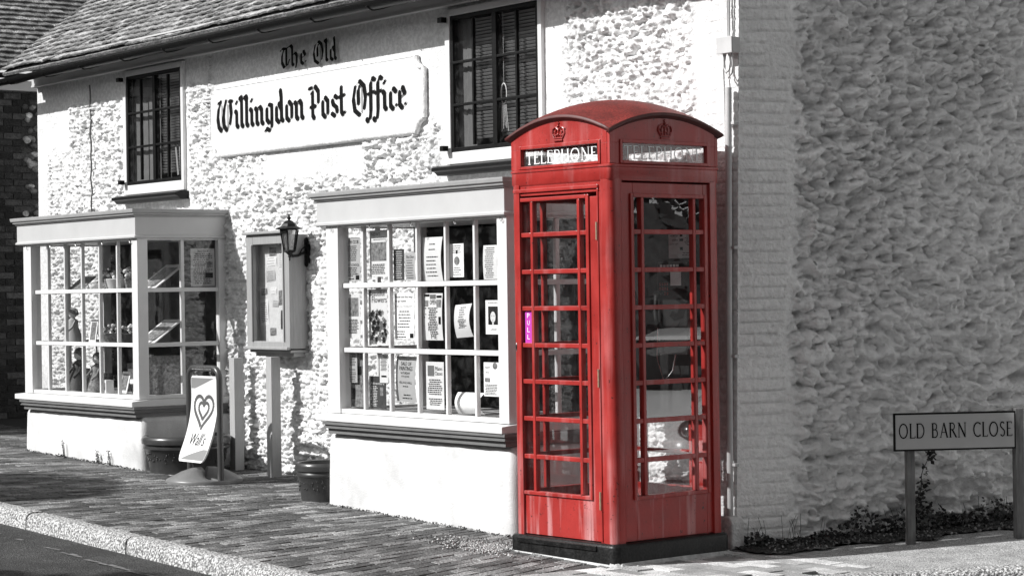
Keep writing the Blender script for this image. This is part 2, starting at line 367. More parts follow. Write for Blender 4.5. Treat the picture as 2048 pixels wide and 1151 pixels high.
BLK = {
 'i': (.46, [minim(.16), [(.12, 1.28), (.20, 1.36)]]),
 'l': (.46, [[(.0, 1.55), (.16, 1.38), (.16, .2), (.29, .05)], [(.12, 1.6), (.2, 1.4)]]),
 'n': (.90, [minim(.16), [(.16, .68), (.36, .9), (.46, .95), (.6, .76), (.6, .2), (.73, .05)]]),
 'h': (.90, [[(.0, 1.55), (.16, 1.38), (.16, .2), (.29, .05)], [(.16, .68), (.36, .9), (.46, .95), (.6, .76), (.6, .2), (.5, -.1)]]),
 'o': (.84, [[(.16, .78), (.16, .2), (.38, .02), (.6, .2), (.6, .78), (.38, .98), (.16, .78)]]),
 'd': (.88, [[(.6, .62), (.38, .98), (.16, .78), (.16, .2), (.38, .02), (.6, .2)], [(.52, 1.62), (.58, 1.3), (.6, .2), (.73, .05)]]),
 'g': (.86, [[(.6, .92), (.38, .98), (.16, .78), (.16, .25), (.36, .06), (.6, .25)], [(.6, .95), (.6, -.12), (.42, -.32), (.16, -.2), (.05, -.3)]]),
 'e': (.74, [[(.2, .48), (.56, .66), (.38, .98), (.16, .78), (.16, .2), (.36, .02), (.6, .2)]]),
 'c': (.70, [[(.58, .8), (.38, .98), (.16, .78), (.16, .2), (.36, .02), (.6, .2)]]),
 's': (.74, [[(.58, .86), (.38, .98), (.16, .78), (.24, .58), (.52, .42), (.58, .2), (.36, .02), (.12, .16)]]),
 't': (.60, [[(.2, 1.35), (.2, .2), (.34, .03), (.5, .14)], [(.0, .88), (.46, .96)]]),
 'f': (.56, [[(.52, 1.5), (.36, 1.6), (.2, 1.35), (.2, .1), (.14, -.25), (-.02, -.4), (-.14, -.26)], [(.0, .88), (.46, .96)]]),
 'W': (1.62, [[(.1, 1.42), (.3, 1.5)], [(.28, 1.42), (.08, 1.1), (.0, .65), (.1, .2), (.34, -.03), (.6, .22)], [(.8, 1.5), (.62, 1.1), (.54, .65), (.6, .22), (.86, -.03), (1.16, .3), (1.28, .8), (1.2, 1.3)], [(1.1, 1.46), (1.36, 1.42)]]),
 'O': (1.30, [[(.62, 1.55), (.26, 1.3), (.1, .75), (.22, .2), (.6, -.04), (.98, .25), (1.08, .8), (.96, 1.3), (.62, 1.55)], [(.62, 1.3), (.5, 1.1), (.52, .5)]]),
 'P': (1.02, [[(.0, 1.5), (.22, 1.52)], [(.28, 1.3), (.28, .2), (.42, .03)], [(.2, 1.25), (.52, 1.58), (.8, 1.3), (.8, .8), (.52, .6), (.3, .66)], [(.12, .6), (.24, .6)]]),
 'T': (1.00, [[(-.02, 1.28), (.16, 1.42), (.5, 1.36), (.9, 1.5)], [(.3, 1.3), (.12, .9), (.1, .4), (.34, .0), (.7, .18), (.86, .5)], [(.56, 1.3), (.56, .2)]]),
 ' ': (.45, []),
}
THIN = {('W', 1): 0, }
def black_text(mb, txt, x0, x1, zb, xh, y):
    """broad-nib lettering swept along each stroke"""
    adv = sum(BLK[c][0] for c in txt); k = (x1 - x0) / adv; x = 0; i = 0
    nib = Vector((.078 * 1.0, .085)) 
    for c in txt:
        for pts in BLK[c][1]:
            q = [Vector((x0 + (x + p[0]) * k, zb + p[1] * xh)) for p in pts]
            nv = Vector((nib.x * k * 1.35, nib.y * xh))
            for p0, p1 in zip(q[:-1], q[1:]):
                yy = y - .00004 * (i % 40); i += 1
                A = [p0 - nv, p0 + nv, p1 + nv, p1 - nv]
                mb.quad(*[(t.x, yy, t.y) for t in A])
                # nib ends with a little body so strokes running along the nib keep some weight
                for p in (p0, p1):
                    i += 1; yy = y - .00004 * (i % 40); h_ = Vector((nv.x * .55, -nv.y * .45))
                    mb.quad(*[(t.x, yy, t.y) for t in (p - nv, p + h_, p + nv, p - h_)])
        if c in 'WO':
            for xx in ((.42, .96) if c == 'W' else (.8,)):
                X = x0 + (x + xx) * k; mb.quad(*[(X + d, y, zb + z * xh) for d, z in ((-.004, .05), (.004, .05), (.004, 1.3), (-.004, 1.3))])
        x += BLK[c][0]
FCACHE = {}
def font_mesh(txt):
    if txt in FCACHE: return FCACHE[txt]
    c = bpy.data.curves.new('lettering_curve', 'FONT'); c.body = txt; c.resolution_u = 2
    o = bpy.data.objects.new('lettering_tmp', c); COL.objects.link(o)
    dg = bpy.context.evaluated_depsgraph_get(); me = o.evaluated_get(dg).to_mesh()
    vs = [tuple(v.co) for v in me.vertices]; fs = [tuple(p.vertices) for p in me.polygons]
    o.evaluated_get(dg).to_mesh_clear(); bpy.data.objects.remove(o); bpy.data.curves.remove(c)
    FCACHE[txt] = (vs, fs); return FCACHE[txt]
def print_text(mb, txt, x0, x1, z0, z1, y, fit=True, skew=0):
    vs, fs = font_mesh(txt)
    if not vs: return
    ax = [v[0] for v in vs]; ay = [v[1] for v in vs]; w = max(ax) - min(ax); h = max(ay) - min(ay)
    kx = (x1 - x0) / w; kz = (z1 - z0) / h
    mb.add([(x0 + (v[0] - min(ax)) * kx + skew * (v[1] - min(ay)) * kz, y, z0 + (v[1] - min(ay)) * kz) for v in vs], fs)

# ================================================================ GROUND
def poly_sheet(name, pts, m, dz=0, kind='structure'):
    mb = MB(); mb.quad(*[(x, y, -G * x + dz) for x, y in pts]); return mb.build(name, m, None, lo=(0, 0, 0), kind=kind)
poly_sheet('ground', [(-320, -320), (320, -320), (320, 320), (-320, 320)], M_GROUND, -.17)
poly_sheet('road', [(-90, -7.6), (60, -7.6), (60, 60), (14, 12.2), (2.6, 1.2), (-90, 1)], M_ROAD, -.112)
# kerb line: along the front, round the corner, into the side street
KL = [(-60, -1.93), (-30, -1.93), (-14, -1.93), (-4, -1.93), (1.15, -1.93), (1.42, -1.88), (1.66, -1.74), (1.88, -1.48), (2.06, -1.12), (2.20, -.72), (2.31, -.32), (2.40, .05), (2.48, .42), (2.59, .72), (2.68, .98), (2.78, 1.22), (2.90, 1.42), (3.035, 1.593), (3.3, 1.9), (3.9, 2.5), (8, 6.6), (14, 12.6)]
def inside(x, y, path=None):
    # left of the kerb line
    best = None
    for p, q in zip(KL[:-1], KL[1:]):
        dx, dy = q[0] - p[0], q[1] - p[1]; L2 = dx * dx + dy * dy; t = min(1, max(0, ((x - p[0]) * dx + (y - p[1]) * dy) / L2))
        d_ = math.hypot(x - p[0] - dx * t, y - p[1] - dy * t); c = dx * (y - p[1]) - dy * (x - p[0])
        if best is None or d_ < best[0]: best = (d_, c > 0)
    return best[0] if best[1] else -best[0]
def offs(path, d):
    out = []
    for i, p in enumerate(path):
        t = Vector(path[min(i + 1, len(path) - 1)]) - Vector(path[max(i - 1, 0)]); t.normalize(); out.append((p[0] + t.y * d, p[1] - t.x * d))
    return out
poly_sheet('pavement', KL + [(14, 40), (-60, 40)], M_JOINT, -.012)
def resample(path, step):
    out = []
    for p, q in zip(path[:-1], path[1:]):
        L_ = math.dist(p, q); n = max(1, int(round(L_ / step)))
        out += [(p[0] + (q[0] - p[0]) * i / n, p[1] + (q[1] - p[1]) * i / n) for i in range(n)]
    return out + [path[-1]]
def kz(x, y): return gz(x, y)
mb = MB(); path = resample(KL[2:], .12)
inn = path; out_ = offs(path, .145)
acc = 0; seg = []; segs = []
for i in range(len(path) - 1):
    seg.append(i); acc += math.dist(path[i], path[i + 1])
    if acc > 1.45: segs.append(seg); seg = []; acc = 0
segs.append(seg)
for sg in segs:
    if not sg: continue
    ids = sg + [sg[-1] + 1]; vs = []; jz = random.uniform(-.006, .006); jo = random.uniform(-.006, .006)
    prof = [(0, -.15), (0, .0), (.02, .006), (.105, .004), (.132, -.008), (.147, -.03), (.156, -.14)]
    for n_, i in enumerate(ids):
        a_, b_ = Vector(inn[i]), Vector(out_[i]); d = (b_ - a_).normalized()
        tl = 0
        if n_ == 0: tl = .006
        if n_ == len(ids) - 1: tl = -.006
        tv = Vector((d.y, -d.x)) * (-tl)
        for o_, z_ in prof:
            e = .004 * (random.random() - .5)
            p = a_ + d * (o_ + jo + e) + tv; vs.append((p.x, p.y, kz(p.x, p.y) + z_ + jz + .002 + .003 * (random.random() - .5)))
    m_ = len(prof); fs = [(i * m_ + k, (i + 1) * m_ + k, (i + 1) * m_ + k + 1, i * m_ + k + 1) for i in range(len(ids) - 1) for k in range(m_ - 1)]
    fs += [tuple(range(m_)), tuple(range((len(ids) - 1) * m_, len(ids) * m_))[::-1]]
    mb.add(vs, fs)
mb.build('kerb', M_KERB, None, lo=(0, 0, 0), kind='structure', smooth=50)
# worn pale line in the gutter
mb = MB()
for i in range(150):
    x = -12 + i * .1
    if random.random() < .35: continue
    w_ = .02 + .03 * random.random(); y0 = -2.40 + .03 * math.sin(x * 1.7) + random.uniform(-.012, .012)
    mb.quad((x, y0, -G * x - .107), (x + .085 + random.uniform(0, .05), y0 + .01, -G * (x + .1) - .107), (x + .09, y0 + w_, -G * (x + .1) - .107), (x + .01, y0 + w_, -G * x - .107))
mb.build('road_marking', mat('worn_line', .16, .9, noise=.5, nscale=30), None, lo=(0, 0, 0), kind='structure')

def shear(x): return max(-.3, min(.28, -.2 - .08 * x))
mb = MB(); k = 0
x0 = -13.6
while x0 < 2.25:
    w_ = .108; y = -1.92 - (.11 if k % 2 else 0)
    while y < 1.0:
        L_ = .205; g = .0055
        cs = []
        jz = random.gauss(0, .0013); tx = random.gauss(0, .0016); ty = random.gauss(0, .0015)
        for (u, v) in ((g, g), (w_ - g, g), (w_ - g, L_ - g), (g, L_ - g)):
            yy = max(y + v, -1.927); xx = x0 + u + shear(x0 + u) * (yy + 1.93)
            cs.append((xx, yy, gz(xx, yy) + jz + tx * (u / w_ - .5) + ty * (v / L_ - .5)))
        mx = sum(c[0] for c in cs) / 4; my = sum(c[1] for c in cs) / 4
        ok = cs[2][1] - cs[0][1] > .03 and my < (1.0) and not (my > -.03 + (mx - 1.44) * -3 and mx > 1.40 and mx > 1.44)
        if mx > 1.42 and my > -1.0: ok = False
        if inside(mx, my) < (.045 if mx > 1.0 else .004): ok = False
        if ok:
            top = [(c[0] + (mx - c[0]) * .04, c[1] + (my - c[1]) * .03, c[2]) for c in cs]
            mid = [(c[0], c[1], c[2] - .003) for c in cs]; low = [(c[0], c[1], c[2] - .03) for c in cs]
            mb.add(top + mid + low, [(0, 1, 2, 3)] + [(i, 4 + i, 4 + (i + 1) % 4, (i + 1) % 4) for i in range(4)] + [(4 + i, 8 + i, 8 + (i + 1) % 4, 4 + (i + 1) % 4) for i in range(4)])
        y += L_
    x0 += w_; k += 1
mb.build('brick_pavement', M_PAVE, None, lo=(0, 0, 0), kind='structure')
mb = MB(); k = 0; y = -1.9
def side_limit(y): return 1.98 + max(0, .80 - y) * 4.4
while y < .98:
    x = 1.42 - (.13 if k % 2 else 0)
    while x < 2.75:
        g = .004; jz = random.gauss(0, .003); L_ = .26; w_ = .13
        X0 = max(x + g, 1.42); X1 = min(x + L_ - g, side_limit(y))
        if X1 - X0 > .03 and inside((X0 + X1) / 2, y + .065) > .07:
            cs = [(X0, y + g), (X1, y + g), (X1, y + w_ - g), (X0, y + w_ - g)]
            cs = [(px, py + .12 * (px - 1.4), gz(px, py) + .001 + jz) for px, py in cs]
            mb.add(cs + [(c[0], c[1], c[2] - .03) for c in cs], [(0, 1, 2, 3)] + [(i, 4 + i, 4 + (i + 1) % 4, (i + 1) % 4) for i in range(4)])
        x += L_
    y += .13; k += 1
mb.build('pale_pavement', M_PAVEL, None, lo=(0, 0, 0), kind='structure')
# side-street footpath and leaf-litter verge (grids that follow the rising ground)
def strip(name, m, f0, f1, n=60, mwid=8, dz=0., rough=.0, y0=.5, y1=9., kind='structure'):
    P = np.zeros((n, mwid, 3))
    for i in range(n):
        t = y0 + (y1 - y0) * (i / (n - 1)) ** 1.5; A_ = f0(t); B_ = f1(t)
        for j in range(mwid):
            q = j / (mwid - 1); x = A_[0] + (B_[0] - A_[0]) * q; y = A_[1] + (B_[1] - A_[1]) * q
            P[i, j] = (x, y, gz(x, y) + dz + rough * random.random())
    return gridmesh(name, P, m, fr=F, kind=kind)
def wallpt(t):   # point on the foot of the side wall, t metres along
    w_ = SW.w((t, 0, 0)) - F.o; return (w_.dot(F.x), w_.dot(F.y))
def walloff(t, d):
    w_ = SW.w((t, -d, 0)) - F.o; return (w_.dot(F.x), w_.dot(F.y))
KP = resample(KL[10:], .1)
def kerbpt(t):
    P0 = walloff(t, 0); nd = Vector(walloff(t, 1)) - Vector(P0); best = None
    for p in KP:
        v = Vector(p) - Vector(P0); c = abs(v.x * nd.y - v.y * nd.x)
        if best is None or c < best[0]: best = (c, p)
    return best[1]
strip('footpath', M_PATH, lambda t: walloff(t, .30), lambda t: kerbpt(t), dz=-.004, y0=.15)
vg = strip('verge', M_EARTH, lambda t: walloff(t, -.05), lambda t: walloff(t, .36 + .07 * math.sin(t * 7) + .04 * math.sin(t * 17)), n=160, mwid=14, dz=.004, rough=.014, y0=-.05, y1=9)

# ================================================================ THE POST OFFICE
PO = thing('post_office_building', 'whitewashed flint shop with tiled roof, two bow windows and black gothic lettering', 'building', F, (-4, .88, 0))
WY = .88
DX = F.x.dot(SW.x); DY = F.x.dot(SW.y)
W1 = (-7.115, -6.03, 2.705, 3.745); W2 = (-1.79, -.70, 2.70, 3.735)
BAYL = (-7.60, -5.28); BAYR = (-2.235, .02)
# front wall
step = .0092
xs = np.arange(-9.14, 1.2801, step); xs = np.append(xs, 1.28); zs = np.arange(-.15, 4.0, step)
X, Z = np.meshgrid(xs, zs, indexing='ij')
d = rectd(X, Z, W1[0] - .05, W1[1] + .05, 2.5, 4); d = np.minimum(d, rectd(X, Z, W2[0] - .1, W2[1] + .22, 2.5, 4))
d = np.minimum(d, rectd(X, Z, -5.45, -2.15, 2.95, 4)); d = np.minimum(d, rectd(X, Z, -2.3, -1.7, 3.05, 4))
d = np.minimum(d, rectd(X, Z, -4.5, -3.1, 2.68, 2.85)); d = np.minimum(d, rectd(X, Z, -9.3, -8.45, 3.2, 4))
d = np.minimum(d, rectd(X, Z, -9.3, -8.95, 0, 4)); d = np.minimum(d, rectd(X, Z, 1.0, 2, 0, 4)); d = np.minimum(d, rectd(X, Z, -9.3, -5.6, 3.62, 4))
d = np.minimum(d, rectd(X, Z, -.5, 1, 3.74, 4)); d = np.minimum(d, rectd(X, Z, -1.9, -.45, 2.3, 2.72)); d = np.minimum(d, rectd(X, Z, -7.2, -5.95, 2.5, 2.6))
d = d + .10 * (fbm(X * 4, Z * 4) - .45)
M = ss(d, .0, .14)
M = M * (.55 + .45 * ss(fbm(X * 1.1 + 7, Z * 1.1, 3), .28, .45))
wu = .05 * (fbm(X * 5, Z * 5, 3) - .45); wv = .05 * (fbm(X * 5 + 20, Z * 5, 3, 1) - .45)
f1, f2, fr_ = worley((X + wu) / .050, (Z + wv) / .040)
neb = np.clip(f2 - f1, 0, .5) / .5
pits = ss(fbm(X * 21 + 3, Z * 25 + 8, 3), .48, .55)
H = M * (.028 * neb * (.2 + fr_) + .070 * (fbm(X * 11, Z * 14, 4) - .45) - .046 * pits * (1 - .4 * neb)) + .005 * fbm(X * 30, Z * 30, 3) * (.3 + M) + .010 * (fbm(X * 1.6, Z * 1.6, 2) - .45)
H = H + .012 * M
br = ss(X, 1.02, 1.08)
course = np.abs(((Z / .075 + .18 * fbm(X * 5, Z * 3, 2)) % 1) - .5) * 2
H += br * (-.006 * ss(course, .78, .96) + .005 * fbm(X * 14, Z * 30, 3))
P = np.stack([X + np.where(X > 1.0, (X - 1.0) / .28 * .027 * Z, 0), WY - H, Z], 2)
def skipw(c):
    x, z = c[:, 0], c[:, 2]; r = np.zeros(len(c), bool)
    for q in (W1, W2): r |= (x > q[0]) & (x < q[1]) & (z > q[2]) & (z < q[3])
    for q in (BAYL, BAYR): r |= (x > q[0] + .06) & (x < q[1] - .06) & (z > .7) & (z < 2.2)
    return r
gridmesh('front_wall', P, M_WALL, PO, skip=skipw)
# side wall (leans a little, like the corner of the house)
sl = 3.0; st = .0095
xs = np.concatenate([[0.0], np.arange(.006, sl, st)]); zs = np.arange(-.15, 3.95, st)
X, Z = np.meshgrid(xs, zs, indexing='ij')
d = rectd(X, Z, -1, .34, -1, 9) + .12 * (fbm(X * 3, Z * 3) - .45); M = ss(d, .0, .16)
Mb = M * (.75 + .25 * ss(fbm(X * 1.3, Z * 1.3 + 9, 3), .28, .5))
def lumps(X, Z, cw, ch, seed):
    # trowelled-over flints: rounded tops that lean out at the bottom and break off sharply below
    x = X / cw + seed; z = Z / ch + seed * .7; xi = np.floor(x).astype(int); zi = np.floor(z).astype(int); best = np.zeros(X.shape)
    for dx in (-1, 0, 1):
        for dz in (-1, 0, 1):
            t = _T[(xi + dx) % 512, (zi + dz) % 512]
            ux = x - (xi + dx + .1 + .8 * t[..., 0]); uz = z - (zi + dz + .1 + .8 * t[..., 1])
            th = (t[..., 2] - .5) * 1.6; rx = ux * np.cos(th) + uz * np.sin(th); rz = -ux * np.sin(th) + uz * np.cos(th)
            sz = .42 + .40 * ((t[..., 2] * 7.3) % 1)
            d2 = (rx / sz) ** 2 + (rz / (sz * .62)) ** 2; dome = np.sqrt(np.clip(1 - d2, 0, 1))
            best = np.maximum(best, dome * (.35 + .65 * ((t[..., 0] * 5.1) % 1)) * (1 - .55 * np.clip(rz / sz, -1, 1)))
    return best
wx_ = .10 * (fbm(X * 3.2, Z * 3.2, 3) - .45); wz_ = .10 * (fbm(X * 3.2 + 30, Z * 3.2, 3, 1) - .45)
rg = 1 - np.abs(fbm((X + wx_) * 7, (Z + wz_) * 9, 2) - .40) * 7
rg2 = 1 - np.abs(fbm((X + wx_ + Z * .7) * 11 + 9, (Z + wz_ - X * .6) * 10, 2, 1) - .40) * 7
rows_ = .5 + .5 * np.cos(2 * math.pi * (Z + wz_ * .6) / .118)
low = 1 - ss(Z, 1.2, 2.2)
H = Mb * (.060 * lumps(X + wx_, Z + wz_, .098, .068, 3.3) + .042 * lumps(X - wx_, Z + wz_, .058, .044, 11.7) + .036 * np.clip(rg, -1, 1) + .040 * np.clip(rg2, -1, 1) + .14 * (fbm(X * 7 + 5, Z * 8, 4) - .45) + .040 * rows_ * low - .085)
H += .005 * fbm(X * 34, Z * 34, 3) + .014 * (fbm(X * 1.4, Z * 1.4, 2) - .45)
br = 1 - ss(X + .12 * (fbm(X * 3, Z * 3) - .45), .30, .40)
course = np.abs(((Z / .075 + .2 * fbm(X * 5, Z * 3, 2)) % 1) - .5) * 2
perp = np.abs((((X + (np.floor(Z / .075) % 2) * .11) / .22) % 1) - .5) * 2
H += br * (-.015 * ss(course, .70, .95) * ss(fbm(X * 4, Z * 5), .2, .42) - .004 * ss(perp, .93, .99) + .006 * fbm(X * 12, Z * 34, 3) * fbm(X * 3, Z * 3, 2))
lim_ = .052 * X + .004; H = np.where(H > lim_ - .02, lim_ - .02 + .028 * np.tanh((H - lim_ + .02) / .028), H)
H *= ss(X, -.001, .02)
lean = .027 * np.clip(Z, 0, 9)
Wp = np.stack([X + lean * DX, -H + lean * DY, Z], 2)
# convert from side frame to facade frame so it can hang from the building
def sw2f(P):
    P = P.reshape(-1, 3); w_ = np.array(SW.o)[None] + P[:, :1] * np.array(SW.x)[None] + P[:, 1:2] * np.array(SW.y)[None]; w_[:, 2] = P[:, 2]
    d_ = w_ - np.array(F.o)[None]; return np.stack([d_ @ np.array(F.x), d_ @ np.array(F.y), P[:, 2]], 1)
gridmesh('side_wall', sw2f(Wp).reshape(Wp.shape), M_SIDE, PO)
def swp(x, y, z): return tuple(sw2f(np.array([[x, y, z]], float))[0])
mb = MB()   # rest of the side wall and the left end wall, beyond what the photo shows
e0 = swp(sl - .03 + .1, .02, 0); e1 = swp(9.0, .02, 0)
mb.quad((e0[0], e0[1], -.2), (e1[0], e1[1], -.2), (e1[0], e1[1], 4), (e0[0], e0[1], 4))
mb.quad((-9.13, .88, -.2), (-9.13, 8.5, -.2), (-9.13, 8.5, 6.2), (-9.13, .88, 4.05))
mb.build('plain_wall', M_SIDE, PO)
# gable above the side wall
mb = MB(); g0 = swp(.107 * DX, .107 * DY, 3.9); gm = swp(4.2, .12, 7.0); g1 = swp(9, .1, 3.9); mb.quad(g0, g1, gm); mb.build('gable_wall', M_SIDE, PO)
# dark rooms behind the windows
mb = MB()
def room(mb, x0, x1, y0, y1, z0, z1):
    mb.quad((x0, y1, z0), (x1, y1, z0), (x1, y1, z1), (x0, y1, z1)); mb.quad((x0, y0, z0), (x0, y1, z0), (x0, y1, z1), (x0, y0, z1))
    mb.quad((x1, y0, z0), (x1, y1, z0), (x1, y1, z1), (x1, y0, z1)); mb.quad((x0, y0, z0), (x1, y0, z0), (x1, y1, z0), (x0, y1, z0)); mb.quad((x0, y0, z1), (x1, y0, z1), (x1, y1, z1), (x0, y1, z1))
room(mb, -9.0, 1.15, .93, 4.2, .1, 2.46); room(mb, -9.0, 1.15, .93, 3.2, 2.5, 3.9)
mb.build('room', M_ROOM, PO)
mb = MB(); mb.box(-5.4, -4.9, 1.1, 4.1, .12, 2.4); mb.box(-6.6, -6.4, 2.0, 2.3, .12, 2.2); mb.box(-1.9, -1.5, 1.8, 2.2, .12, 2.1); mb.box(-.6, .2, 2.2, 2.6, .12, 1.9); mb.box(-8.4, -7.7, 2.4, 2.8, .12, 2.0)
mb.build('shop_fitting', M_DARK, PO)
# painted name board: plaster panel with scooped corners and a roll moulding
def scoop(x0, x1, z0, z1, r):
    pts = []
    for cx, cz, a0 in ((x0, z0, 90), (x1, z0, 180), (x1, z1, 270), (x0, z1, 360)):
        pts += arc(cx, cz, r, r, a0, a0 - 90, 5)[::1]
    return pts
pn = scoop(-5.46, -2.17, 2.91, 3.47, .085)
mb = MB(); mb.prism(pn, lambda a_, b_, d_: (a_, d_, b_), .845, .885); sp = mb.build('name_panel', M_PANEL, PO)
sc_ = scoop(-5.475, -2.145, 2.893, 3.478, .10)
mb = MB(); mb.tube([(p[0], .862, p[1]) for p in sc_[12:18]] and [(p[0], .858, p[1]) for p in (sc_[:12])], .026, 8); mb.tube([(p[0], .858, p[1]) for p in sc_[11:18]], .024, 8); mb.build('panel_moulding', M_WALL, PO, smooth=60)
mb = MB(); mb.tube([(p[0], .855, p[1]) for p in sc_[17:] + [sc_[0]]], .009, 6); mb.build('panel_bead', M_WALL, PO, smooth=60)
mb = MB()
for s_ in (.0,): pass
XH = .172
black_text(mb, 'Willingdon', -5.33, -3.86, 3.105, XH, .838); black_text(mb, 'Post', -3.79, -3.23, 3.095, XH, .838); black_text(mb, 'Office', -3.14, -2.35, 3.085, XH, .838)
mb.build('lettering', M_INK, sp, smooth=None)
mb = MB(); black_text(mb, 'The', -4.25, -3.83, 3.565, .115, .85); black_text(mb, 'Old', -3.74, -3.36, 3.555, .115, .85)
mb.build('lettering', M_INK, PO)

# upstairs windows
def upper_window(q, name_blind):
    x0, x1, z0, z1 = q; xm = (x0 + x1) / 2 + .015
    mb = MB()   # white casing
    for bx in ((x0 - .06, x0, .848, .93, z0 - .09, z1 + .05), (x1, x1 + .045, .848, .93, z0 - .09, z1 + .05), (x0, x1, .848, .93, z1, z1 + .05), (x0, x1, .848, .93, z0 - .09, z0)): mb.box(*bx)
    win = mb.build('window', M_WOOD, PO, bevel=.004)
    mb = MB(); f = .034
    mb.box(x0 + .002, x0 + f, .856, .905, z0, z1); mb.box(x1 - f, x1 - .002, .856, .905, z0, z1); mb.box(x0 + f, x1 - f, .857, .904, z1 - f, z1 - .002); mb.box(x0 + f, x1 - f, .857, .904, z0 + .002, z0 + f)
    mb.box(xm - .026, xm + .026, .852, .907, z0 + f, z1 - f)
    for i in (1, 2):
        z = z0 + f + (z1 - z0 - 2 * f) * i / 3; mb.box(x0 + f, xm - .026, .855, .885, z - .010, z + .010); mb.box(xm + .026, x1 - f, .855, .885, z - .010, z + .010)
    for xa, xb_ in ((x0 + f, xm - .026), (xm + .026, x1 - f)):
        c = (xa + xb_) / 2
        for k in range(3):
            h = (z1 - z0 - 2 * f) / 3; mb.box(c - .010, c + .010, .856, .884, z0 + f + h * k + .0105, z0 + f + h * (k + 1) - .0105)
    mb.box(x0 - .06, x0 - .002, .78, .83, z1 - .05, z1 - .01); mb.box(x0 - .05, x0 - .002, .78, .83, z0 + .01, z0 + .05)
    mb.build('frame', M_BLACK, win, bevel=.003)
    mb = MB(); mb.quad((x0 + f, .872, z0 + f), (x1 - f, .872, z0 + f), (x1 - f, .872, z1 - f), (x0 + f, .872, z1 - f)); mb.build('pane', M_GLASS, win)
    mb = MB()
    pr = [(.79, z0 - .10), (.735, z0 - .115), (.735, z0 - .14), (.765, z0 - .15), (.79, z0 - .175), (.79 + .1, z0 - .175), (.89, z0 - .10)]
    mb.prism(pr, lambda a_, b_, d_: (d_, a_, b_), x0 - .10, x1 + .09); mb.build('sill', M_BLACK, win, bevel=.003)
    # blind: real slats, and a curtain
    mb = MB(); xa = xm + .03 if name_blind == 1 else xm - .36
    zb = z0 + .1
    while zb < z1 - .03:
        mb.box(xa, x1 - .01, .918, .940, zb, zb + .0015, rot=(rad(-48), 0, 0)); zb += .026
    mb.box(xm + .22, xm + .223, .912, .915, z0, z1); mb.build('blind', M_BLIND, win)
    mb = MB(); n = 14; xa = x0 - .02; xb_ = xm + .0 if name_blind == 1 else xm - .33
    pts = [(xa + (xb_ - xa) * i / n, .935 + .006 * math.sin(i * 2.1)) for i in range(n + 1)]
    for i in range(n): mb.quad((*pts[i], z0), (*pts[i + 1], z0), (*pts[i + 1], z1), (*pts[i], z1))
    mb.build('curtain', M_CURT, win, smooth=60)
    return win
upper_window(W1, 1); upper_window(W2, 2)
mb = MB(); mb.box(-6.22, -6.19, .898, .904, 2.76, 3.08, rot=(0, rad(-9), 0)); mb.box(-6.15, -6.12, .898, .904, 2.76, 3.05, rot=(0, rad(-4), 0))
mb.build('leaning_board', M_BLIND, None, tagd=('two thin pale boards leaning inside the left upstairs window', 'board'))
mb = MB(); mb.tube([(-1.17 + .035 * math.cos(t), .895, 3.10 + .075 * math.sin(t)) for t in [i * .35 for i in range(19)]], .005, 6); mb.tube([(-1.17, .895, 3.7), (-1.17, .895, 3.175)], .0015, 4)
for i in range(-2, 3): mb.tube([(-1.17 + i * .012, .895, 3.03), (-1.17 + i * .02 + .01, .895, 2.86 - .02 * abs(i))], .0025, 4)
mb.build('window_ornament', M_PAPER, None, tagd=('oval ornament with trailing strings hanging in the right upstairs window', 'ornament'))

# fascia, gutter, roof
mb = MB(); mb.box(-9.14, 1.40, .82, .88, 3.812, 4.02); mb.box(-9.14, 1.40, .812, .8195, 3.812, 3.828); mb.box(-9.14, 1.40, .50, .82, 3.985, 4.0); mb.build('fascia', M_GREYW, PO)
mb = MB()
def gutter(mb, x0, x1, y, z, r, n=10):
    ring = [(r * math.cos(rad(t)), r * math.sin(rad(t))) for t in np.linspace(180, 360, n)]; rin = [(p[0] * .88, p[1] * .88) for p in ring[::-1]]
    mb.prism(ring + rin, lambda a_, b_, d_: (d_, y + a_, z + b_), x0, x1)
gutter(mb, -9.35, 1.5, .535, 3.885, .058); gt = mb.build('gutter', M_BLACK, PO, smooth=40)
x = -9.0
while x < 1.4:
    mb = MB(); mb.tube([(x, .80, 3.90), (x, .68, 3.86), (x, .60, 3.835), (x, .53, 3.822), (x, .475, 3.85)], .006, 5); mb.build('gutter_bracket', M_BLACK, gt); x += .83
PITCH = rad(38)
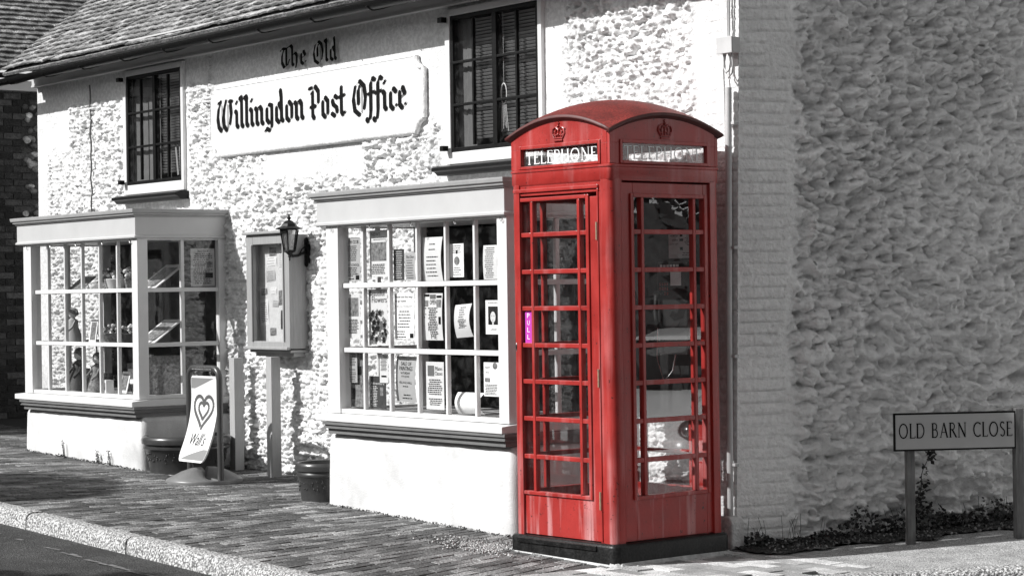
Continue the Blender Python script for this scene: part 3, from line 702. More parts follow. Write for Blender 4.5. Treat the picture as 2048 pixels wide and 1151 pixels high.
def tiles(mb, n_rows, length, o, along, up, nrm, tw=.172, gauge=.098, x_start=lambda r: 0, x_end=lambda r: 0):
    o = Vector(o); along = Vector(along); up = Vector(up); nrm = Vector(nrm)
    for r in range(n_rows):
        x = x_start(r) - random.random() * .02 - (tw / 2 if r % 2 else 0); xe = length + x_end(r)
        base = up * (gauge * r + random.uniform(-.003, .003))
        sag = lambda t: .012 * math.sin(t * 1.1 + 1) + .006 * math.sin(t * 3.1)
        while x < xe:
            w = tw - .004; L_ = gauge * 1.45; lift = .030 + random.uniform(-.004, .008); l2 = lift + random.uniform(-.006, .006); j = random.uniform(-.007, .007)
            A_ = max(x, x_start(r)); B_ = min(x + w, xe)
            if B_ - A_ > .02:
                n1 = 3; vs = []
                for e, lf in ((A_, lift), (B_, l2)):
                    p = o + along * e + base + up * j + nrm * sag(e)
                    vs += [p + nrm * lf, p + nrm * (lf - .016), p + up * L_ + nrm * .002, p + up * L_ - nrm * .012]
                cam_ = .006
                m0 = (vs[0] + vs[4]) / 2 + nrm * cam_; m1 = (vs[1] + vs[5]) / 2 + nrm * cam_; m2 = (vs[2] + vs[6]) / 2 + nrm * cam_; m3 = (vs[3] + vs[7]) / 2 + nrm * cam_
                vs += [m0, m1, m2, m3]
                mb.add(vs, [(0, 8, 10, 2), (8, 4, 6, 10), (1, 9, 8, 0), (9, 5, 4, 8), (0, 2, 3, 1), (4, 5, 7, 6), (1, 3, 11, 9), (9, 11, 7, 5)])
            x += tw
up = Vector((0, math.cos(PITCH), math.sin(PITCH))); nr = Vector((0, -math.sin(PITCH), math.cos(PITCH)))
mb = MB(); tiles(mb, 34, 10.75, (-9.10, .475, 3.945), (1, 0, 0), up, nr)
q = Vector((-9.08, .47, 3.93)); p1 = q + up * 3.6
mb.add([q, q + Vector((10.7, 0, 0)), p1 + Vector((10.7, 0, 0)), p1, q - nr * .03, q + Vector((10.7, 0, 0)) - nr * .03, p1 + Vector((10.7, 0, 0)) - nr * .03, p1 - nr * .03], [(0, 1, 2, 3), (7, 6, 5, 4), (0, 4, 5, 1), (0, 3, 7, 4), (1, 5, 6, 2)])
mb.quad(p1, p1 + Vector((10.7, 0, 0)), p1 + Vector((10.7, 3, -2.4)), p1 + Vector((0, 3, -2.4)))
mb.build('roof', M_TILE, PO)

# ---------------------------------------------------------------- bow windows
def bay(x0, x1, cols, zplin, splay=0, rlabel=None):
    """front plane y=0; wooden shop window with 3 rows of panes, glazed returns, cornice, sill and plaster plinth"""
    bxx = thing  # noqa
    mb = MB()
    ps = .055
    # posts
    for xa, xb_ in ((x0, x0 + .165), (x1 - .11, x1)):
        mb.box(xa, xb_, .0, .10, .752, 2.20)
    for xa, xb_ in ((x0, x0 + .06), (x1 - .06, x1)): mb.box(xa, xb_, .80, .885, .752, 2.20)
    mb.box(x0 + .165, x1 - .11, .012, .09, 2.135, 2.20); mb.box(x0 + .165, x1 - .11, .012, .09, .752, .785)
    for xa, xb_ in ((x0 + .006, x0 + .06), (x1 - .06, x1 - .006)): mb.box(xa, xb_, .10, .80, 2.135, 2.20); mb.box(xa, xb_, .10, .80, .752, .785)
    br_ = mb.build('bow_window', M_WOOD, PO, bevel=.004)
    mb = MB(); gx0 = x0 + .165; gx1 = x1 - .11; zz = (1.222, 1.70)
    for z in zz: mb.box(gx0, gx1, .036, .078, z - .018, z + .018)
    xsb = cols
    for x in xsb:
        for za, zb in ((.785, zz[0] - .0205), (zz[0] + .0205, zz[1] - .0205), (zz[1] + .0205, 2.135)): mb.box(x - .0125, x + .0125, .040, .074, za, zb)
    for xa, xb_ in ((x0 + .012, x0 + .05), (x1 - .05, x1 - .012)):
        for z in zz: mb.box(xa, xb_, .10, .80, z - .018, z + .018)
        for za, zb in ((.785, zz[0] - .0185), (zz[0] + .0185, zz[1] - .0185), (zz[1] + .0185, 2.135)): mb.box(xa + .003, xb_ - .003, .43, .465, za, zb)
    mb.build('glazing_bars', M_WOOD, br_, bevel=.005)
    mb = MB(); mb.quad((gx0, .056, .785), (gx1, .056, .785), (gx1, .056, 2.135), (gx0, .056, 2.135))
    for x in (x0 + .031, x1 - .031): mb.quad((x, .10, .785), (x, .80, .785), (x, .80, 2.135), (x, .10, 2.135))
    mb.build('pane', M_GLASS, br_)
    # cornice with stepped mouldings, mitred round three sides
    mb = MB(); cx0 = x0 - .09; cx1 = x1 + .006
    def ring(prof, m=mb):
        n = len(prof); vs = []
        for o_, z in prof:
            vs += [(cx0 - o_, .885, z), (cx0 - o_, -.02 - o_, z), (cx1 + o_, -.02 - o_, z), (cx1 + o_, .885, z)]
        fs = [(4 * i + k, 4 * i + k + 1, 4 * i + 4 + k + 1, 4 * i + 4 + k) for i in range(n - 1) for k in range(3)]
        fs += [(0, 1, 2, 3), tuple(4 * (n - 1) + k for k in (3, 2, 1, 0))]
        m.add(vs, fs)
    ring([(-.06, 2.145), (.0, 2.147), (.012, 2.155), (.012, 2.170), (.0, 2.178), (.0, 2.335)])
    mb.build('cornice', M_GREYW, br_)
    mb = MB(); m_ = mb
    ring([(.0, 2.3355), (.012, 2.336), (.014, 2.346), (.030, 2.352), (.032, 2.366), (.046, 2.372), (.05, 2.392), (.05, 2.402), (-.2, 2.405)], mb); mb.build('cornice_moulding', M_MOULD if False else mat('cornice_grey', .34, .5, noise=.1), br_)
    # sill
    mb = MB(); s0 = x0 - .05; s1 = x1 + .03
    vs = [(s0, -.085, .695), (s1, -.085, .690), (s1, -.085, .738), (s0, -.085, .742), (s0, .06, .752), (s1, .06, .751), (s0, .885, .695), (s1, .885, .690), (s0, .885, .752), (s1, .885, .751)]
    mb.add(vs, [(0, 1, 2, 3), (3, 2, 5, 4), (4, 5, 9, 8), (0, 3, 4, 8, 6), (1, 7, 9, 5, 2), (0, 6, 7, 1), (6, 8, 9, 7)]); mb.build('sill', M_WOOD, br_, bevel=.005)
    mb = MB(); mx0 = x0 + .075; mx1 = x1 + .0
    for o_, za, zb in ((.045, .668, .6895), (.03, .648, .6675), (.038, .640, .6478), (.012, .60, .6395)): mb.box(mx0 - o_, mx1 + o_, -.03 - o_, .88, za, zb)
    mb.build('moulding', M_MOULD, br_, bevel=.002)
    # plaster plinth with rounded top edge, slightly uneven
    pxa, pxb = zplin
    n = 60; prof = [(-.07, .604), (-.035, .600), (-.012, .585), (.0, .56), (.004, .3), (.012, -.25)]
    mb = MB(); vs = []
    path = [(pxa, .88), (pxa, .6), (pxa, .3), (pxa, .05)] + [(pxa + .012, .012)] + [(pxa + (pxb - pxa) * i / n, .0) for i in range(1, n)] + [(pxb - .012, .012), (pxb, .05), (pxb, .3), (pxb, .6), (pxb, .88)]
    for i, (px, py) in enumerate(path):
        if py >= .05: nx, ny = (-1, 0) if px == pxa else (1, 0)
        elif i in (4, len(path) - 5): nx, ny = (-.7, -.7) if i == 4 else (.7, -.7)
        else: nx, ny = 0, -1
        for j, (o_, z) in enumerate(prof):
            e = .004 * math.sin(i * .37 + z * 5) + .0025 * math.sin(i * 1.1 + z * 9); o2 = o_ + e
            vs.append((px + nx * o2, py + ny * o2, z + .0))
    m2 = len(prof); mb.add(vs, [(i * m2 + k, (i + 1) * m2 + k, (i + 1) * m2 + k + 1, i * m2 + k + 1) for i in range(len(path) - 1) for k in range(m2 - 1)])
    mb.build('plinth', M_PLIN, br_, smooth=60)
    # shop-side shelf board at sill height
    mb = MB(); mb.box(x0 + .07, x1 - .07, .10, .98, .70, .765); mb.build('window_board', mat('shelf_paint', .45, .6), br_)
    # little hooks under the cornice
    x = x0 + .08
    while x < x1: mb = MB(); mb.tube([(x, -.01, 2.147), (x, -.012, 2.125), (x + .012, -.014, 2.108), (x + .026, -.012, 2.116), (x + .024, -.01, 2.13)], .003, 5); mb.build('hook', M_CHROME, br_); x += .53
    return br_
BL = bay(BAYL[0], BAYL[1], [-7.168 + .00, -6.806, -6.455, -6.103, -5.752], (-7.60, -5.235), splay=1)
BR = bay(BAYR[0], BAYR[1], [-1.801, -1.458, -1.102, -.752, -.409], (-2.245, .05))

# ---------------------------------------------------------------- neighbouring house on the left
NB = thing('neighbouring_house', 'dark brick and flint house with tiled roof beyond the left end of the shop', 'house', F, (-11.3, 2, .3))
mb = MB(); mb.quad((-11.315, .6, 0), (-11.315, 2.9, 0), (-11.315, 2.9, 4.0), (-11.315, .6, 4.0)); mb.build('wall', mat('old_mortar', .085, .95, noise=.4, nscale=20, bump=.02, bscale=60), NB)
mb = MB(); z = .3; k = 0
while z < 3.98:
    y = .6 - (.11 if k % 2 else 0); band = (k % 16) in (0, 1)
    lim = 2.9 if band else 1.60 + (.11 if (k // 4) % 2 else 0)
    while y < lim:
        mb.box(-11.34, -11.302 + random.uniform(0, .008), y, y + .205, z, z + .062); y += .218
    z += .075; k += 1
mb.build('brickwork', mat('dark_old_brick_faces', .045, .9, noise=.5, nscale=15, bump=.012, bscale=60, island=.9), NB)
mb = MB()
for i in range(620):
    y = random.uniform(1.72, 2.9); z = random.uniform(.3, 3.95)
    if int((z - .3) / .075) % 16 in (0, 1): continue
    mb.ball((-11.31, y, z), random.uniform(.02, .045), random.uniform(.03, .06), random.uniform(.025, .05), 6)
mb.build('flintwork', mat('flint_cobbles', .30, .5, noise=.8, nscale=14, bump=.01, bscale=40, island=1.0), NB, smooth=60)
mb = MB(); mb.quad((-11.3, -6, 0), (-11.3, .6, 0), (-11.3, .6, 4), (-11.3, -6, 4)); mb.quad((-11.3, 2.9, 0), (-11.3, 9, 0), (-11.3, 9, 4), (-11.3, 2.9, 4)); mb.quad((-11.3, -6, 0), (-19, -6, 0), (-19, -6, 4), (-11.3, -6, 4))
mb.build('plain_wall', M_BRICKD, NB)
mb = MB(); mb.box(-11.34, -11.2, -6, 9, 3.99, 4.10); mb.build('fascia', M_WOOD, NB)
mb = MB(); mb.v = []; ring_ = [(.055 * math.cos(rad(t)), .055 * math.sin(rad(t))) for t in np.linspace(180, 360, 9)]
mb.prism(ring_ + [(p[0] * .85, p[1] * .85) for p in ring_[::-1]], lambda a_, b_, d_: (-11.13 + a_, d_, 4.17 + b_), -6, 9); mb.build('gutter', M_BLACK, NB, smooth=40)
pn_ = rad(40); up2 = Vector((-math.cos(pn_), 0, math.sin(pn_))); nr2 = Vector((math.sin(pn_), 0, math.cos(pn_)))
mb = MB(); tiles(mb, 26, 6.0, (-11.10, .0, 4.22), (0, 1, 0), up2, nr2, gauge=.10)
q = Vector((-11.10, -6, 4.2)); mb.quad(q, q + Vector((0, 15, 0)), q + Vector((0, 15, 0)) + up2 * 5, q + up2 * 5)
mb.build('roof', M_TILE, NB)

# ================================================================ TELEPHONE BOX
TB = thing('telephone_box', 'tall red telephone box with domed roof on a black plinth before the shop', 'telephone box', B, (0, 0, -.05))
def rsq(h, r, n=5):
    """rounded square outline"""
    pts = []
    for cx, cy, a0 in ((h - r, h - r, 0), (-h + r, h - r, 90), (-h + r, -h + r, 180), (h - r, -h + r, 270)): pts += arc(cx, cy, r, r, a0, a0 + 90, n)
    return pts
mb = MB(); rings = [(.502, .055, -.09), (.502, .055, .070), (.496, .05, .086), (.482, .05, .093)]
vs = []
for h, r, z in rings: vs += [(p[0], p[1], z) for p in rsq(h, r)]
n = len(rsq(1, .1)); mb.add(vs, [(i * n + k, i * n + (k + 1) % n, (i + 1) * n + (k + 1) % n, (i + 1) * n + k) for i in range(3) for k in range(n)] + [tuple(range(3 * n, 4 * n))])
mb.build('plinth', M_PLINTH, TB, smooth=50)
mb = MB(); mb.box(-.40, .34, -.512, -.499, .045, .078); mb.build('door_sill', M_PLINTH, TB, bevel=.004)
mb = MB(); vs = []
for h, z in ((.50, -.01), (.535, -.045), (.56, -.075)): vs += [(p[0] + .006 * math.sin(i * 2.3), p[1] + .008 * math.sin(i * 1.7 + 1), z + .02 * (-1 if p[0] > 0 else .2) * abs(p[0])) for i, p in enumerate(rsq(h, .06, 9))]
n = len(rsq(1, .1, 9)); mb.add(vs, [(i * n + k, i * n + (k + 1) % n, (i + 1) * n + (k + 1) % n, (i + 1) * n + k) for i in range(2) for k in range(n)]); mb.build('mortar_fillet', M_MORTAR, TB, smooth=50)
# corner columns with rounded outer edge
for sx in (-1, 1):
    for sy_ in (-1, 1):
        mb = MB(); poly = [(.385, .385), (.472, .385)] + [(p[0], p[1]) for p in arc(.472 - .05, .472 - .05, .05, .05, 0, 90, 6)] + [(.385, .472)]
        poly = [(p[0] * sx, p[1] * sy_) for p in poly]
        if sx * sy_ < 0: poly = poly[::-1]
        mb.prism(poly, lambda a_, b_, d_: (a_, b_, d_), .092, 2.385)
        mb.build('corner_post', M_RED, TB, smooth=40)
# head rail, cornice
def ringbox(mb, ho, hi, z0, z1):
    mb.box(-ho, ho, -ho, -hi, z0, z1); mb.box(-ho, ho, hi, ho, z0, z1); mb.box(-ho, -hi, -hi, hi, z0, z1); mb.box(hi, ho, -hi, hi, z0, z1)
mb = MB()
vs = []; R4 = [(.466, .03, 2.305), (.474, .035, 2.318), (.474, .035, 2.385), (.480, .04, 2.392), (.480, .04, 2.402), (.468, .035, 2.408), (.40, .03, 2.408)]
n = len(rsq(1, .1))
for h, r, z in R4: vs += [(p[0], p[1], z) for p in rsq(h, r)]
mb.add(vs, [(i * n + k, i * n + (k + 1) % n, (i + 1) * n + (k + 1) % n, (i + 1) * n + k) for i in range(len(R4) - 1) for k in range(n)]); mb.build('head_rail', M_RED, TB, smooth=35)
# four faces. side: 0 door (-y), 1 right (+x), 2 back (+y), 3 left (-x)
def face_map(k):
    if k == 0: return lambda a_, d_, z: (a_, -.47 + d_, z)
    if k == 1: return lambda a_, d_, z: (.47 - d_, a_, z)
    if k == 2: return lambda a_, d_, z: (-a_, .47 - d_, z)
    return lambda a_, d_, z: (-.47 + d_, -a_, z)
def fbox(mb, fm, a0, a1, d0, d1, z0, z1):
    vs = [fm(a_, d_, z) for a_ in (a0, a1) for d_ in (d0, d1) for z in (z0, z1)]
    mb.add(vs, [(0, 1, 3, 2), (4, 6, 7, 5), (0, 4, 5, 1), (2, 3, 7, 6), (0, 2, 6, 4), (1, 5, 7, 3)])
ZB = [.372, .59, .83, 1.065, 1.295, 1.528, 1.76, 1.994, 2.205]
def glazed(k, A0, A1, G0, G1, V0, V1, name, parent):
    fm = face_map(k); mb = MB()
    z0, z1 = ZB[0], ZB[-1]
    # leaf / casting round the glazing
    fbox(mb, fm, A0, G0, .014, .05, .098, 2.215 + (.08 if k else 0)); fbox(mb, fm, G1, A1, .014, .05, .098, 2.215 + (.08 if k else 0))
    fbox(mb, fm, G0, G1, .014, .05, .098, z0); fbox(mb, fm, G0, G1, .014, .05, z1, 2.215 + (.08 if k else 0))
    leaf = mb.build(name, M_RED, parent, bevel=.003)
    mb = MB()  # raised bead round the glazing and bars
    e = .024
    for q in ((G0 - e - .004, G0, z0 - e, z1 + e), (G1, G1 + e + .004, z0 - e, z1 + e)): fbox(mb, fm, q[0], q[1], .002, .0139, q[2], q[3])
    fbox(mb, fm, G0, G1, .002, .0139, z0 - e, z0); fbox(mb, fm, G0, G1, .002, .0139, z1, z1 + e)
    for V in (V0, V1): fbox(mb, fm, V - .0125, V + .0125, .006, .046, z0, z1)
    for z in ZB[1:-1]:
        for q0, q1 in ((G0, V0 - .0127), (V0 + .0127, V1 - .0127), (V1 + .0127, G1)): fbox(mb, fm, q0, q1, .008, .044, z - .0145, z + .0145)
    mb.build('glazing_bars', M_RED, leaf, bevel=.004)
    mb = MB()
    zz = [z0] + ZB[1:-1] + [z1]
    for i in range(8):
        ya, yb = zz[i], zz[i + 1]; t = random.uniform(-.002, .002)
        mb.add([fm(V0, .026 + t, ya), fm(V1, .026 - t, ya), fm(V1, .026 - t * .5, yb), fm(V0, .026 + t * 2, yb)], [(0, 1, 2, 3)])
        mb.add([fm(G0, .026, ya), fm(V0, .026, ya), fm(V0, .026, yb), fm(G0, .026, yb)], [(0, 1, 2, 3)]); mb.add([fm(V1, .026, ya), fm(G1, .026, ya), fm(G1, .026, yb), fm(V1, .026, yb)], [(0, 1, 2, 3)])
    mb.build('pane', M_GLASSB, leaf)
    return leaf
# frame strips between the corner posts and the leaves
mb = MB()
for k, (A0, A1) in enumerate(((-.427, .335), (-.372, .43), (-.40, .40), (-.40, .40))):
    fm = face_map(k); ztop = 2.24 if k == 0 else 2.302
    fbox(mb, fm, -.39, A0 - .005, .004, .05, .092, ztop) if A0 > -.39 else fbox(mb, fm, -.4275 - .008, -.4325 + .0, .001, .02, .1, ztop)
    fbox(mb, fm, A1 + .005, .40, .004, .05, .092, ztop) if A1 < .395 else None
    fbox(mb, fm, -.40, .40, .006, .05, ztop + .002, 2.304)
mb.build('door_frame', M_RED, TB, bevel=.004)
door = glazed(0, -.427, .335, -.385, .237, -.28, .165, 'door', TB)
sideR = glazed(1, -.372, .43, -.272, .335, -.197, .25, 'side_panel', TB)
glazed(2, -.385, .385, -.30, .30, -.22, .22, 'side_panel', TB)
glazed(3, -.385, .385, -.30, .30, -.22, .22, 'side_panel', TB)
# bead moulding round the recessed right panel and above the door
mb = MB(); fm = face_map(1)
fbox(mb, fm, -.385, -.372, .0, .013, .10, 2.318); fbox(mb, fm, .43, .442, .0, .013, .10, 2.318); fbox(mb, fm, -.372, .43, -.002, .013, 2.306, 2.318)
fm = face_map(0); fbox(mb, fm, -.445, .36, -.006, .013, 2.262, 2.285); fbox(mb, fm, .347, .36, -.004, .013, .10, 2.26)
mb.build('bead_moulding', M_RED, TB, bevel=.004)
for z in (2.0, 1.1, .35):
    mb = MB(); mb.tube([(.348, -.476, z - .055), (.348, -.476, z + .055)], .007, 8)
    mb.build('hinge', mat('worn_brass', (.30, .22, .15), .5, noise=.4, nscale=60), door)
mb = MB(); mb.ball((-.432, -.458, 1.288), .016, .005, .052, 12); mb.build('handle_plate', M_CHROME, door, smooth=60)
mb = MB(); mb.ball((-.432, -.468, 1.283), .007, .010, .030, 10); mb.build('handle', M_CHROME, door, smooth=60)
mb = MB(); mb.box(-.372, -.306, -.4475, -.4455, 1.309, 1.512); pl = mb.build('pull_sticker', M_PURPLE, door, label='purple sticker lettered in white')
mb = MB()
for i, c in enumerate('PULL'): print_text(mb, c, -.351, -.327, 1.468 - i * .045, 1.498 - i * .045, -.4485)
mb.build('lettering', M_WHITE, pl)
# small drilled holes above the door
mb = MB()
for x in (-.30, -.27, -.03, .0, .24): mb.ball((x, -.4563, 2.247), .007, .002, .006, 6)
mb.build('screw_hole', M_INK, door)
# pediment faces with the glazed sign opening and a segmental top
ARCZ = lambda t: 2.594 + .115 * (1 - (t / .465) ** 2)
mb = MB()
for k in range(4):
    fm = face_map(k); h0, h1, zA, zB = -.363, .363, 2.428, 2.536
    fbox(mb, fm, -.4655, h0, .004, .03, 2.4085, zB); fbox(mb, fm, h1, .4655 - .0265, .004, .03, 2.4085, zB); fbox(mb, fm, h0, h1, .004, .03, 2.4085, zA)
    ts = np.linspace(-.4655, .439, 25)
    poly = [(-.4655, zB), (.439, zB)] + [(t, ARCZ(t)) for t in ts[::-1]]
    mb.prism(poly, lambda a_, b_, d_: fm(a_, d_, b_), .004, .03)
mb.build('pediment', M_RED, TB, bevel=.002)
for k in range(4):
    fm = face_map(k)
    mb = MB(); zA, zB = 2.428, 2.536; e = .022
    fbox(mb, fm, -.363 - e, -.363, -.004, .0039, zA - e + .004, zB + e); fbox(mb, fm, .363, .363 + e, -.004, .0039, zA - e + .004, zB + e)
    fbox(mb, fm, -.363, .363, -.004, .0039, zB, zB + e); fbox(mb, fm, -.363, .363, -.004, .0039, zA - e + .004, zA)
    sf = mb.build('sign_frame', M_RED, TB, bevel=.003)
    mb = MB(); mb.add([fm(-.363, .02, zA), fm(.363, .02, zA), fm(.363, .02, zB), fm(-.363, .02, zB)], [(0, 1, 2, 3)]); mb.build('sign_glass', glass('sign_glass', .03, 1., .10), sf)
    if k > 1: continue
    mb = MB(); serif_text(mb, 'TELEPHONE', -.335, .335, 2.440, 2.522, .0185)
    mb.v = [fm(q[0], q[1], q[2]) for q in mb.v]; mb.build('lettering', mat('etched_letters', .9, .6), sf)
# crowns in relief
def crown(mb, fm):
    c = .0; z0 = 2.575
    T = lambda a_, d_, z: fm(a_ + c, d_, z0 + z)
    def tb(pts, r): mb.tube([T(*p) for p in pts], r, 6)
    tb([(-.038, -.0, .0), (.038, -.0, .0)], .007); tb([(-.040, -.0, .014), (.040, -.0, .014)], .005)
    for s_ in (-1, 1):
        tb([(s_ * .040, 0, .018), (s_ * .058, 0, .045), (s_ * .052, 0, .072), (s_ * .028, 0, .084), (s_ * .006, 0, .070), (0, 0, .06)], .0055)
        tb([(s_ * .022, 0, .02), (s_ * .030, 0, .045), (s_ * .020, 0, .07)], .0045)
        for p in ((s_ * .030, .030), (s_ * .044, .034), (s_ * .016, .034), (s_ * .034, .055)): q = T(p[0], 0, p[1]); mb.ball(q, .0065, n=6)
    tb([(0, 0, .018), (0, 0, .062)], .005); q = T(0, 0, .038); mb.ball(q, .009, n=6); q = T(0, -.002, .088); mb.ball(q, .009, n=8)
    tb([(0, 0, .094), (0, 0, .118)], .004); tb([(-.010, 0, .107), (.010, 0, .107)], .0035)
for k in range(4):
    mb = MB(); crown(mb, face_map(k)); mb.build('crown_emblem', M_RED, TB, smooth=50)
# sail-domed roof with overhanging moulded edge
mb = MB(); N = 28; h = .488
zf = lambda x, y, k=1.: 2.622 + .116 * (1 - (x / h) ** 2) + .100 * (1 - (y / h) ** 2)
g = np.linspace(-h, h, N)
vs = [(x, y, 2.622 + .112 * (1 - (x / h) ** 2) + .112 * (1 - (y / h) ** 2)) for x in g for y in g]
fs = [(i * N + j, (i + 1) * N + j, (i + 1) * N + j + 1, i * N + j + 1) for i in range(N - 1) for j in range(N - 1)]
mb.add(vs, fs); mb.build('roof', mat('weathered_red_roof', (.16, .022, .018), .55, noise=.35, nscale=6, bump=.002, bscale=70, speck=(90, .3)), TB, smooth=60)
mb = MB()
edge = [(t, -h) for t in g] + [(h, t) for t in g[1:]] + [(t, h) for t in g[::-1][1:]] + [(-h, t) for t in g[::-1][1:-1]]
vs = []; prof = [(.0, .0), (.006, -.006), (.006, -.018), (-.004, -.026), (-.03, -.042)]
for x, y in edge:
    z = 2.622 + .112 * (1 - (x / h) ** 2) + .112 * (1 - (y / h) ** 2); L_ = max(abs(x), abs(y)); sx = (1 if x >= h - 1e-6 else -1 if x <= -h + 1e-6 else 0); sy_ = (1 if y >= h - 1e-6 else -1 if y <= -h + 1e-6 else 0)
    for o_, dz in prof: vs.append((x + sx * o_, y + sy_ * o_, z + dz))
m_ = len(prof); n = len(edge); mb.add(vs, [(i * m_ + k, ((i + 1) % n) * m_ + k, ((i + 1) % n) * m_ + k + 1, i * m_ + k + 1) for i in range(n) for k in range(m_ - 1)])
mb.build('roof_edge', mat('dark_red_edge', (.085, .02, .018), .5, noise=.3, nscale=20), TB, smooth=50)
mb = MB(); mb.box(-.43, .43, -.43, .43, 2.385, 2.40); mb.build('ceiling', M_WOOD, TB)
mb = MB(); mb.box(-.44, .44, -.44, .44, .0, .012); mb.build('floor', mat('box_floor', .10, .9, noise=.4), TB)
mb = MB(); mb.box(-.40, .41, .385, .42, .80, 2.32); bb = mb.build('backboard', mat('black_backboard', .02, .3, noise=.5, nscale=10), TB)
# telephone and notices inside
PH = thing('payphone', 'black and steel payphone with handset on the backboard inside the red telephone box', 'telephone', B, (.2, .38, 1.45))
mb = MB(); mb.box(.075, .345, .29, .384, 1.22, 1.815); mb.build('case', M_METALD, PH, bevel=.01)
mb = MB(); mb.box(.205, .300, .285, .2895, 1.66, 1.765); mb.build('instruction_card', M_PAPER, PH)
mb = MB()
for i in range(6): mb.box(.11 + i * .03, .128 + i * .03, .286, .2895, 1.78, 1.795)
mb.build('coin_slot', M_PAPER, PH)
mb = MB()
for i in range(4):
    for j in range(3): mb.box(.105 + i * .022, .12 + i * .022, .283, .2895, 1.66 - j * .03, 1.68 - j * .03)
mb.build('keypad', M_CHROME, PH)
mb = MB(); mb.tube([(.10, .26, 1.60), (.10, .25, 1.50), (.10, .26, 1.42)], .014, 8); mb.ball((.10, .268, 1.61), .026, .022, .022); mb.ball((.10, .268, 1.41), .026, .022, .022); mb.build('handset', M_RUBBER, PH, smooth=60)
mb = MB(); mb.tube([(.10, .27, 1.39), (.12, .24, 1.2), (.17, .25, 1.05), (.22, .28, 1.12), (.23, .30, 1.23)], .006, 6); mb.build('cord', M_CHROME, PH, smooth=60)
# ---------------------------------------------------------------- posters and notices
def poster(label, fr, x0, x1, z0, z1, y, kind, paper=None, curl=0., tilt=0., cat='poster', group=None, axis='x', lines=None, heads=(), pics=(), inv=False, name='poster'):
    paper = paper or M_PAPER; w = x1 - x0; h = z1 - z0; cx = (x0 + x1) / 2; cz = (z0 + z1) / 2
    ca, sa = math.cos(tilt), math.sin(tilt)
    def pos(u, v, d=0):    # u,v in 0..1
        du = (u - .5) * w; dv = (v - .5) * h; U = cx + du * ca - dv * sa; V = cz + du * sa + dv * ca
        Y = y + curl * (4 * (v - .5) ** 2) * .5 * (1 + .6 * (u - .5)) - curl * .1 - d
        return (U, Y, V) if axis == 'x' else (fr_x - (Y - y), U, V)
    fr_x = y
    mb = MB(); n = 8; vs = []
    for d in (0, -.0012):
        for i in range(n + 1):
            for j in range(3): vs.append(pos(j / 2, i / n, d))
    k = 3 * (n + 1); fs = []
    for i in range(n):
        for j in range(2):
            q = (3 * i + j, 3 * i + j + 1, 3 * i + 3 + j + 1, 3 * i + 3 + j); fs += [q, tuple(t + k for t in q[::-1])]
    mb.add(vs, fs)
    r = mb.build(name, paper, None, fr=fr, tagd=(label, cat, group) if group else (label, cat), smooth=60)
    ink = MB()
    for (txt, u0, u1, v0, v1) in heads:
        t = MB(); print_text(t, txt, u0, u1, v0, v1, 0); ink.add([pos(q[0], q[2], .0016) for q in t.v], t.f)
    for (v1, v0, nl, u0, u1) in (lines or []):
        for i in range(nl):
            v = v1 + (v0 - v1) * (i / max(1, nl - 1)); u = u0 + random.uniform(0, .12); e = u1 - random.uniform(0, .15); th = min(.011, .35 * abs(v1 - v0) / nl)
            while u < e:
                l_ = random.uniform(.04, .13); ink.quad(pos(u, v - th, .0016), pos(min(e, u + l_), v - th, .0016), pos(min(e, u + l_), v + th, .0016), pos(u, v + th, .0016)); u += l_ + .025
    if ink.f: ink.build('printing', M_PAPER if inv else M_INK, r)
    for (u0, u1, v0, v1, kind_) in pics:
        p = MB()
        if kind_ == 'oval':
            c = [pos((u0 + u1) / 2 + (u1 - u0) / 2 * math.cos(t), (v0 + v1) / 2 + (v1 - v0) / 2 * math.sin(t), .0017) for t in np.linspace(0, 2 * math.pi, 20)[:-1]]
            p.quad(*c); p.build('picture', M_PHOTO, r)
        elif kind_ == 'face':
            p.quad(pos(u0, v0, .0016), pos(u1, v0, .0016), pos(u1, v1, .0016), pos(u0, v1, .0016)); p.build('picture', M_INK, r)
            p = MB(); um = (u0 + u1) / 2; c = [pos(um + (u1 - u0) * .27 * math.cos(t), v0 + (v1 - v0) * (.42 + .30 * math.sin(t)), .0019) for t in np.linspace(0, 2 * math.pi, 20)[:-1]]; p.quad(*c)
            p.quad(pos(um - .05, v0, .0019), pos(um + .05, v0, .0019), pos(um + .05, v0 + .1, .0019), pos(um - .05, v0 + .1, .0019)); p.build('picture', M_PAPER, r)
            p = MB()
            for q in (-.07, .07): p.quad(pos(um + q - .03, v0 + (v1 - v0) * .47, .0022), pos(um + q + .03, v0 + (v1 - v0) * .47, .0022), pos(um + q + .03, v0 + (v1 - v0) * .5, .0022), pos(um + q - .03, v0 + (v1 - v0) * .5, .0022))
            p.quad(pos(um - .04, v0 + (v1 - v0) * .25, .0022), pos(um + .04, v0 + (v1 - v0) * .25, .0022), pos(um + .04, v0 + (v1 - v0) * .27, .0022), pos(um - .04, v0 + (v1 - v0) * .27, .0022)); p.build('picture', M_INK, r)
        elif kind_ == 'flowers':
            for c_, m__ in ((0, M_PHOTO), (1, M_GREYINK), (2, M_INK)):
                p = MB()
                for i in range(26):
                    a_, b_ = random.uniform(u0, u1), random.uniform(v0, v1); r1 = random.uniform(.04, .10)
                    p.quad(*[pos(a_ + r1 * math.cos(t) * (1 + .3 * math.sin(5 * t)), b_ + r1 * .6 * math.sin(t) * (1 + .3 * math.sin(5 * t)), .0016 + .00004 * (i + 27 * c_)) for t in np.linspace(0, 2 * math.pi, 16)[:-1]])
                p.build('picture', m__, r)
        else:
            p.quad(pos(u0, v0, .0016), pos(u1, v0, .0016), pos(u1, v1, .0016), pos(u0, v1, .0016)); p.build('picture', {'photo': M_PHOTO, 'dark': M_INK, 'grey': M_GREYINK}[kind_], r)
    return r
py = .09
GP = 'posters stuck inside the right bow window'
